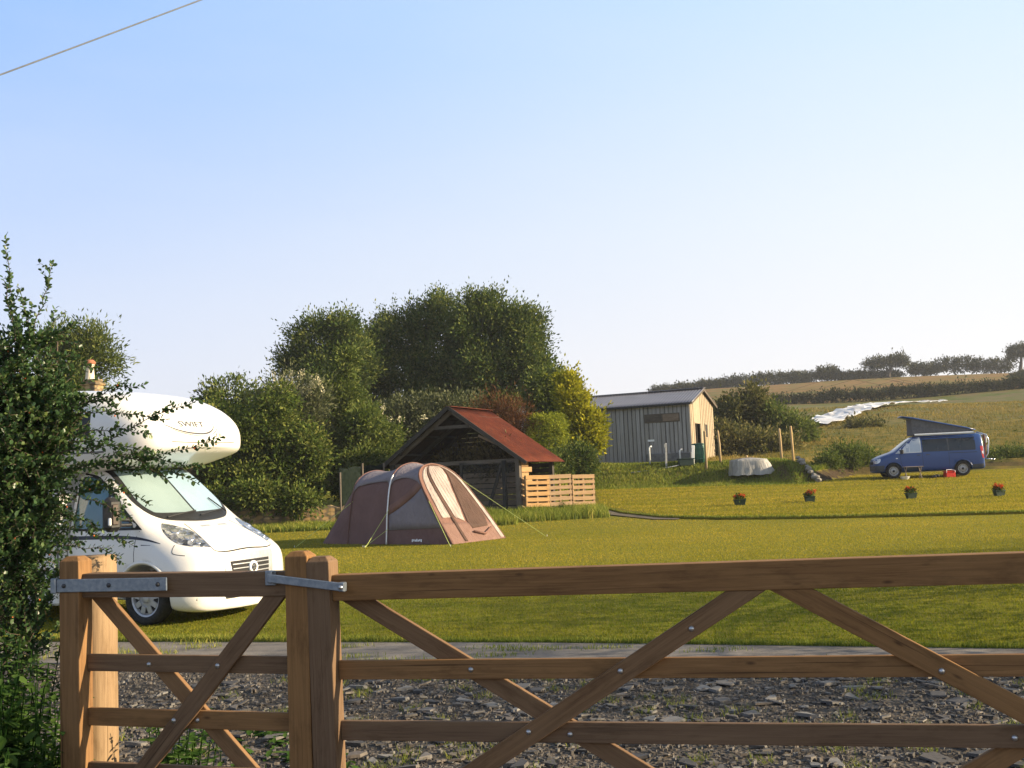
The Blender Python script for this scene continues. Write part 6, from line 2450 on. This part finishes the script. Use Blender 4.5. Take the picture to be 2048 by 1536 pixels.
# the mass
SLB = [(20, 745, 62, 92), (70, 800, 78, 80), (45, 900, 84, 110), (95, 905, 50, 80), (60, 1000, 58, 80), (30, 1090, 92, 110), (60, 1130, 44, 80), (-40, 900, 90, 250), (40, 1220, 70, 90), (45, 1010, 60, 120), (60, 1300, 60, 70), (125, 840, 44, 44), (60, 690, 40, 40)]
for k in range(1650):
    px, py, rx, ry = SLB[rr_.choices(range(len(SLB)), [l[2] * l[3] for l in SLB])[0]]
    th, ph, rad = rr_.uniform(0, 6.283), rr_.uniform(-1, 1), rr_.random() ** .45
    c = A(px, py, 5.45)
    q = math.sqrt(1 - ph * ph)
    k_ = 5.45 / F_PX
    o_ = Vector((q * math.cos(th) * rx * k_, q * math.sin(th) * min(rx, 80) * k_ * 1.1, ph * ry * k_))
    p = c + o_ * rad
    d = (o_.normalized() * .8 + Vector((rr_.uniform(-.6, .8), rr_.uniform(-.6, .4), rr_.uniform(-.2, .9)))).normalized()
    ln = rr_.uniform(.10, .26)
    if rad < .75: ln *= 1.1
    e = p + d * ln * .75
    if (SO + e).z < .03 or A(118, 1100).x < e.x and (SO + e).z < 1.42: continue
    if (SO + e).z < 1.3 and at(0, 0, 5).x * 0 + e.x > A(105, 1200).x: continue
    twig(arc(p - d * ln * .25, e, (0, 0, rr_.uniform(-.015, .03)), 4, .01), .0022, .0, .0092 if rad > .6 else .012)
tw.build('branches', twig_m, SB)
nL = len(LP)
LPn, LDn, LNn = np.array([tuple(p) for p in LP]), np.array([tuple(p) for p in LD]), np.array([tuple(p) for p in LN])
leaves('leaves', LPn, LDn, LNn, np.array(LL_), np.array(LL_) * rn.uniform(.55, .75, nL), np.clip(rn.normal(.45, .22, nL), 0, 1), lf_coto, SB, True)
bb = MB()
for k in range(90):
    p = LP[rr_.randrange(nL)] + Vector((0, -.012, -.006))
    bb.lathe([(0, -.0045), (.0042, -.002), (.0045, .001), (.003, .004), (0, .005)], 6, None, p)
o = bb.build('berries', berry_m, SB, True)
o['kind'] = 'stuff'

# nettles and weeds at the foot of the shrub and by the post
lf_weed = leafmat("nettle_leaves", (0.0216, 0.0540, 0.0120), (0.0504, 0.1020, 0.0240), (0.1020, 0.1620, 0.0420), .3)


def weeds(name, label, spots, seed, stuff=False):
    """leafy stalks: every stalk a stem with pairs of pointed leaves"""
    r_ = random.Random(seed)
    x0, y0 = spots[0][0], spots[0][1]
    P, D, N, L, W, T = [], [], [], [], [], []
    st = MB()
    for (x, y, rad, hmax, n) in spots:
        for _ in range(n):
            a, rr2 = r_.uniform(0, 6.283), rad * math.sqrt(r_.random())
            b = Vector((x + rr2 * math.cos(a) - x0, y + rr2 * math.sin(a) - y0, hz(x, y)))
            h_ = hmax * r_.uniform(.45, 1.05)
            e = b + Vector((r_.uniform(-.18, .18) * h_, r_.uniform(-.18, .18) * h_, h_))
            st.tube([b, b.lerp(e, .5) + Vector((0, 0, .02)), e], .003, 4, False)
            k, z = 0, .12
            while z < 1.0:
                p = b.lerp(e, z)
                ang = k * 1.57 + r_.uniform(-.4, .4)
                for s in (0, math.pi):
                    dd = Vector((math.cos(ang + s), math.sin(ang + s), r_.uniform(-.75, .1)))
                    P.append(p); D.append(dd); N.append(Vector((0, 0, 1)) + dd * .2)
                    l = (.135 * (1.15 - z * .75)) * r_.uniform(.7, 1.2)
                    L.append(l); W.append(l * r_.uniform(.42, .6)); T.append(min(1, max(0, .35 + .3 * z + r_.gauss(0, .15))))
                k += 1
                z += .075 / max(.25, h_) * r_.uniform(.8, 1.2) * .8
    if stuff:
        o = leaves(name, np.array(P), np.array(D), np.array(N), np.array(L), np.array(W), np.array(T), lf_weed, None, True)
        o.location = (x0, y0, 0)
        return tag(o, label, None, None, 'stuff')
    o = empty(name, (x0, y0, 0), 0, label, 'weeds')
    leaves('leaves', np.array(P), np.array(D), np.array(N), np.array(L), np.array(W), np.array(T), lf_weed, o, True)
    st.build('stems', lf_weed, o)
    return o


weeds('nettle_patch', 'thick patch of green nettles at the lower left beneath the shrub', [(-2.55, 4.9, .35, 1.0, 60), (-2.35, 5.1, .22, .85, 40), (-2.75, 5.3, .35, 1.05, 50), (-2.24, 4.8, .16, .7, 26), (-2.5, 4.45, .3, .75, 44), (-2.3, 4.62, .2, .6, 30)], 3)
weeds('weed_clump', 'green weeds growing behind the small gate beside its pale post', [(-1.78, 5.45, .12, .55, 22), (-1.65, 5.35, .14, .42, 22), (-1.5, 5.5, .15, .28, 16)], 4)
weeds('ground_weeds', 'low green weeds creeping over the left part of the drive', [(-1.35, 5.3, .3, .14, 26), (-.95, 5.6, .3, .10, 12), (-1.5, 6.3, .5, .10, 26), (-1.9, 7.2, .5, .14, 24)], 8, True)
weeds('weed_clump', 'small low weed sprouting in front of the slatted pallets', [(1.55, 36.5, .12, .45, 16), (1.9, 36.7, .15, .3, 14)], 5)

# ------------------------------------------------------------------ slate pieces on the drive
rn = np.random.RandomState(5)


def chips(name, n, smin, smax, pw, area, tmin, tmax, seed, zb):
    r_ = np.random.RandomState(seed)
    V, Fc, T = [], [], []
    k = 0
    while k < n:
        y = r_.uniform(area[2], area[3])
        x = r_.uniform(area[0], area[1])
        edge = np.interp(x, [-16, -4.75, .1, 3.9, 8.75], [14.3, 10.75, 9.45, 8.15, 6.5])
        if y > edge - .05: continue
        if smin > .05 and r_.uniform() > np.interp(x, [-3, -.5, 1.0], [.12, .35, 1.0]): continue
        s = smin + (smax - smin) * r_.uniform() ** pw
        m = r_.randint(5, 8)
        a0 = r_.uniform(0, 6.28)
        asp = r_.uniform(.35, .8)
        aa = np.sort(r_.uniform(0, 6.28, m))
        rad = s * .5 * r_.uniform(.75, 1.1, m)
        px_, py_ = rad * np.cos(aa), rad * np.sin(aa) * asp
        cx_, sx_ = math.cos(a0), math.sin(a0)
        t = r_.uniform(tmin, tmax) * (.5 + s / smax)
        tx, ty = r_.normal(0, .075, 2)
        b = len(V)
        z0 = zb + r_.uniform(0, .012)
        for lay in (0, 1):
            for i in range(m):
                ex = px_[i] * (1 - .08 * lay); ey = py_[i] * (1 - .08 * lay)
                gx, gy = ex * cx_ - ey * sx_, ex * sx_ + ey * cx_
                V.append((x + gx, y + gy, z0 + t * lay + gx * tx + gy * ty + (r_.uniform(-.1, .1) * t if lay else 0)))
        Fc.append(tuple(b + m + i for i in range(m)))
        for i in range(m): Fc.append((b + i, b + (i + 1) % m, b + m + (i + 1) % m, b + m + i))
        T += [r_.uniform()] * (2 * m)
        k += 1
    me = bpy.data.meshes.new(name)
    me.from_pydata(V, [], Fc)
    a = me.attributes.new('tint', 'FLOAT', 'POINT')
    a.data.foreach_set('value', np.array(T, dtype=np.float32))
    return me


t = NT("slate_stone")
a = t.node('ShaderNodeAttribute', attribute_name='tint')
c = t.ramp(a.outputs['Fac'], [(0, (.05, .047, .047)), (.35, (.090, .081, .076)), (.6, (.125, .102, .085)), (.8, (.135, .13, .128)), (1, (.20, .19, .18))])
o = t.coord('Object')
nn = t.noise(o, 45, 5, .7)
c = t.mix(t.ramp(nn, [(.4, (0, 0, 0)), (.75, (.5, .5, .5))]), c, (.05, .042, .036))
t.set(c, .62, 0, .35)
t.bump(nn, .5, .006)
slate_m = t.m
o = link('gravel', chips('gravel', 24000, .010, .05, 2.2, (-4.6, 5.2, 4.3, 10.6), .006, .016, 1, .008), slate_m)
tag(o, 'small broken slate gravel covering the drive', None, None, 'stuff')
o = link('slate_rubble', chips('slate_rubble', 2000, .05, .24, 2.8, (-3.2, 5.2, 4.4, 9.3), .006, .016, 2, .012), slate_m)
tag(o, 'larger flat slate pieces scattered over the drive', None, None, 'stuff')

# ------------------------------------------------------------------ grass
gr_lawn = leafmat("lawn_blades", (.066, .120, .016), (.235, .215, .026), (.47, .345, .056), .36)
gr_long = leafmat("long_grass_blades", (0.0788, 0.1172, 0.0234), (0.1837, 0.2156, 0.0422), (0.3937, 0.3399, 0.0820), .3)
gr_straw = leafmat("straw_blades", (0.0756, 0.0720, 0.0180), (0.1890, 0.1500, 0.0420), (0.3402, 0.2460, 0.0840), .25)
rn = np.random.RandomState(9)


def field(n, x0, x1, y0, y1, keep, pw=1.0):
    out = []
    tot = 0
    while tot < n:
        u = rn.uniform(size=n)
        y = y0 + (y1 - y0) * u ** pw
        half = y * .53 + .6
        x = rn.uniform(-1, 1, n) * half
        k = (x > x0) & (x < x1) & keep(x, y)
        out.append(np.stack([x[k], y[k]], 1))
        tot += int(k.sum())
    return np.concatenate(out)[:n]


PBX, PBY = [-16, -4.5, .26, 4.1, 9, 14], [15.6, 12.02, 10.66, 9.28, 7.6, 6]
SX, SY = [p[0] for p in STEP[1:]], [p[1] for p in STEP[1:]]


def on_lawn(x, y): return (y > np.interp(x, PBX, PBY) - .02) & ~((x > 2.7) & (y > np.interp(x, SX, SY) - .1))


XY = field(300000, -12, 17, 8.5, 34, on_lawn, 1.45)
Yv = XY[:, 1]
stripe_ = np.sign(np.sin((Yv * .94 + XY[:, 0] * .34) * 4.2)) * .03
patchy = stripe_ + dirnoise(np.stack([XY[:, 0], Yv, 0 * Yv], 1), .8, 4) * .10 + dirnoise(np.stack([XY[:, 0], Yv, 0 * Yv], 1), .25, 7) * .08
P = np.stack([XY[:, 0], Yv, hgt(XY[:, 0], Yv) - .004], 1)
o = blades('lawn_grass', P, rn.uniform(.018, .036, len(P)) * (1 + .25 * patchy), (.0042 + .00042 * Yv) * rn.uniform(.7, 1.4, len(P)), .55, np.clip(.28 + .34 * sstep(12, 22, Yv + .25 * XY[:, 0] * -1) + patchy + rn.normal(0, .12, len(P)), 0, 1), gr_lawn, None, 1)  # tint greener and darker near the path, adding painted shade to the hedge's
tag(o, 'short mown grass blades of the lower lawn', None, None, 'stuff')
# upper lawn blades
XY = field(90000, 2.4, 26, 28.5, 49, lambda x, y: (x > np.interp(y, [28, 31, 33, 38, 47], [22, 8, 4.6, 3.0, 3.5])) & (y > np.interp(x, SX, SY) + .1) & (y < np.interp(x, EX, EY) - .5), 1.2)
Yv = XY[:, 1]
band_ = np.sin((Yv + .12 * XY[:, 0]) * 3.4) * .10 + dirnoise(np.stack([XY[:, 0] * .3, Yv, 0 * Yv], 1), .9, 3) * .10
P = np.stack([XY[:, 0], Yv, hgt(XY[:, 0], Yv) + .08], 1)
o = blades('upper_lawn_grass', P, rn.uniform(.02, .05, len(P)), .026 * rn.uniform(.7, 1.4, len(P)), .6, np.clip(.62 + band_ + rn.normal(0, .18, len(P)), 0, 1), gr_lawn, None, 2)
tag(o, 'short mown grass blades of the upper lawn', None, None, 'stuff')
# fringe hanging over the path, along the step, round the barn and on the bank
n = 16000
x = rn.uniform(-8, 6.5, n)
y = np.interp(x, PBX, PBY) + np.abs(rn.normal(0, .07, n)) - .03
P1 = np.stack([x, y, np.zeros(n)], 1)
h1, w1 = rn.uniform(.04, .11, n), rn.uniform(.005, .009, n)
n = 5000
x = rn.uniform(2.9, 20, n)
y = np.interp(x, SX, SY) + np.abs(rn.normal(0, .15, n))
P2_ = np.stack([x, y, hgt(x, y) + .06], 1)
h2, w2 = rn.uniform(.03, .08, n), rn.uniform(.014, .026, n)
n = 16000
x = rn.uniform(-4.6, 3.0, n)
y = rn.uniform(0, 1, n) ** .8 * 3.0 + 32.9 + .18 * (x + 4) * (x > 0)
kp = (y < 36.2 + .4 * np.maximum(0, x)) & (y > 33.0 + .35 * np.maximum(0, -1 - x))
x, y = x[kp], y[kp]
P3 = np.stack([x, y, hgt(x, y) - .02], 1)
h3, w3 = rn.uniform(.12, .36, len(x)), rn.uniform(.014, .030, len(x))
n = 42000
x = rn.uniform(-2, 13.4, n)
y = np.interp(x, EX, EY) + rn.uniform(-.3, 5.2, n)
P4 = np.stack([x, y, hgt(x, y) - .02], 1)
h4, w4 = rn.uniform(.05, .19, n), rn.uniform(.02, .045, n)
n = 9000
x = rn.uniform(-12, -5.2, n)
y = rn.uniform(34.0, 36.0, n)
P5 = np.stack([x, y, hgt(x, y)], 1)
h5, w5 = rn.uniform(.08, .25, n), rn.uniform(.015, .03, n)
n = 9000
x = rn.uniform(13, 30, n)
y = np.interp(x, EX, EY) + rn.uniform(1.0, 3.2, n)
P6 = np.stack([x, y, hgt(x, y) - .02], 1)
h6, w6 = rn.uniform(.10, .38, n), rn.uniform(.02, .05, n)
c7 = np.stack([rn.uniform(-5, 6, 46), np.zeros(46)], 1)
c7[:, 1] = np.interp(c7[:, 0], PBX, PBY) - np.where(rn.uniform(size=46) < .6, 1.18, rn.uniform(.15, 1.0, 46))
i7 = rn.randint(0, 46, 5200)
P7 = np.concatenate([c7[i7] + rn.normal(0, 1, (5200, 2)) * np.array([.16, .05]), np.full((5200, 1), .028)], 1)
h7, w7 = rn.uniform(.015, .06, 5200), rn.uniform(.004, .008, 5200)
P = np.concatenate([P1, P2_, P3, P4, P5, P6, P7])
hh_, ww_ = np.concatenate([h1, h2, h3, h4, h5, h6, h7]), np.concatenate([w1, w2, w3, w4, w5, w6, w7])
clmp = dirnoise(P, 1.1, 12) * .15
o = blades('long_grass', P, hh_ * (1 + clmp), ww_, .5, np.clip(.45 + clmp + rn.normal(0, .2, len(P)), 0, 1), gr_long, None, 3, True)
tag(o, 'longer uncut grass on the bank, by the barn and along the lawn edges', None, None, 'stuff')
# hay-like growth on the near hillside
XY = field(60000, 8, 60, 50.5, 105, lambda x, y: (y > np.interp(x, EX, EY) + 1.2), 1.3)
P = np.stack([XY[:, 0], XY[:, 1], hgt(XY[:, 0], XY[:, 1]) - .03], 1)
nn_ = dirnoise(P * np.array([.55, .25, 0]), 1.0, 21)
kp = rn.uniform(-1.2, 1.2, len(P)) < nn_ + .3
P, nn_ = P[kp], nn_[kp]
o = blades('hillside_grass', P, rn.uniform(.06, .22, len(P)), (.0010 * P[:, 1]) * rn.uniform(.6, 1.4, len(P)), .7, np.clip(.55 + .25 * nn_ + rn.normal(0, .2, len(P)), 0, 1), gr_straw, None, 6)
tag(o, 'rough straw coloured grass growing over the near hillside', None, None, 'stuff')
# tufts between the slates
c_ = np.stack([rn.uniform(-3.0, 4.2, 150), rn.uniform(5.0, 9.6, 150)], 1)
ii = rn.randint(0, 150, 7000)
P = np.concatenate([c_[ii] + rn.normal(0, .055, (7000, 2)), np.zeros((7000, 1)) + .01], 1)
P = P[P[:, 1] < np.interp(P[:, 0], [-4.75, .1, 3.9, 8.75], [10.75, 9.45, 8.15, 6.5])]
o = blades('weedy_tufts', P, rn.uniform(.015, .07, len(P)), rn.uniform(.003, .007, len(P)), .9, np.clip(rn.normal(.4, .2, len(P)), 0, 1), gr_long, None, 7)
tag(o, 'thin grass tufts sprouting between the slate pieces', None, None, 'stuff')

# pale stones down the end of the cut bank
rr_ = random.Random(91)
st_m = simple("pale_field_stone", (.16, .145, .125), (.30, .28, .25), 7, .9, .5, .02)
for k in range(9):
    q = at(1598 + 4.6 * k + rr_.uniform(-3, 3), 914 + 5.6 * k, 47.3 - .18 * k)
    bm = bmesh.new()
    bmesh.ops.create_icosphere(bm, subdivisions=2, radius=1)
    for v in bm.verts:
        v.co *= 1 + .28 * noise.noise(v.co * 1.3 + Vector((k * 3.1, 0, 0)))
        v.co = Vector((v.co.x * .17, v.co.y * .13, v.co.z * .10)) * rr_.uniform(.98, 1.02) * (.7 + .6 * ((k * 37) % 10) / 10)
    me = bpy.data.meshes.new('bank_stone')
    bm.to_mesh(me)
    bm.free()
    o = link('bank_stone', me, st_m, None, False)
    o.location = (q.x, q.y, max(q.z - .03, hz(q.x, q.y) + .02))
    o.rotation_euler.z = rr_.uniform(0, 3)
    tag(o, 'rough pale stone among those edging the end of the cut bank', 'stone', 'pale stones at the end of the cut bank')

# ------------------------------------------------------------------ summer haze: thin pale air round the whole scene
b = MB()
lo_z = float(V_GROUND_MIN) - 1.0
b.box((100, 570, (lo_z + 42) / 2), (1640, 1300, 42 - lo_z))
t = NT("haze_air")
vol = t.node('ShaderNodeVolumePrincipled')
vol.inputs['Color'].default_value = (.86, .90, 1.0, 1)
vol.inputs['Density'].default_value = HAZE_D
vol.inputs['Anisotropy'].default_value = .2
t.n.remove(t.p)
t.l.new(vol.outputs[0], t.out.inputs['Volume'])
hz_o = b.build('haze', t.m)
tag(hz_o, None, None, None, 'stuff')
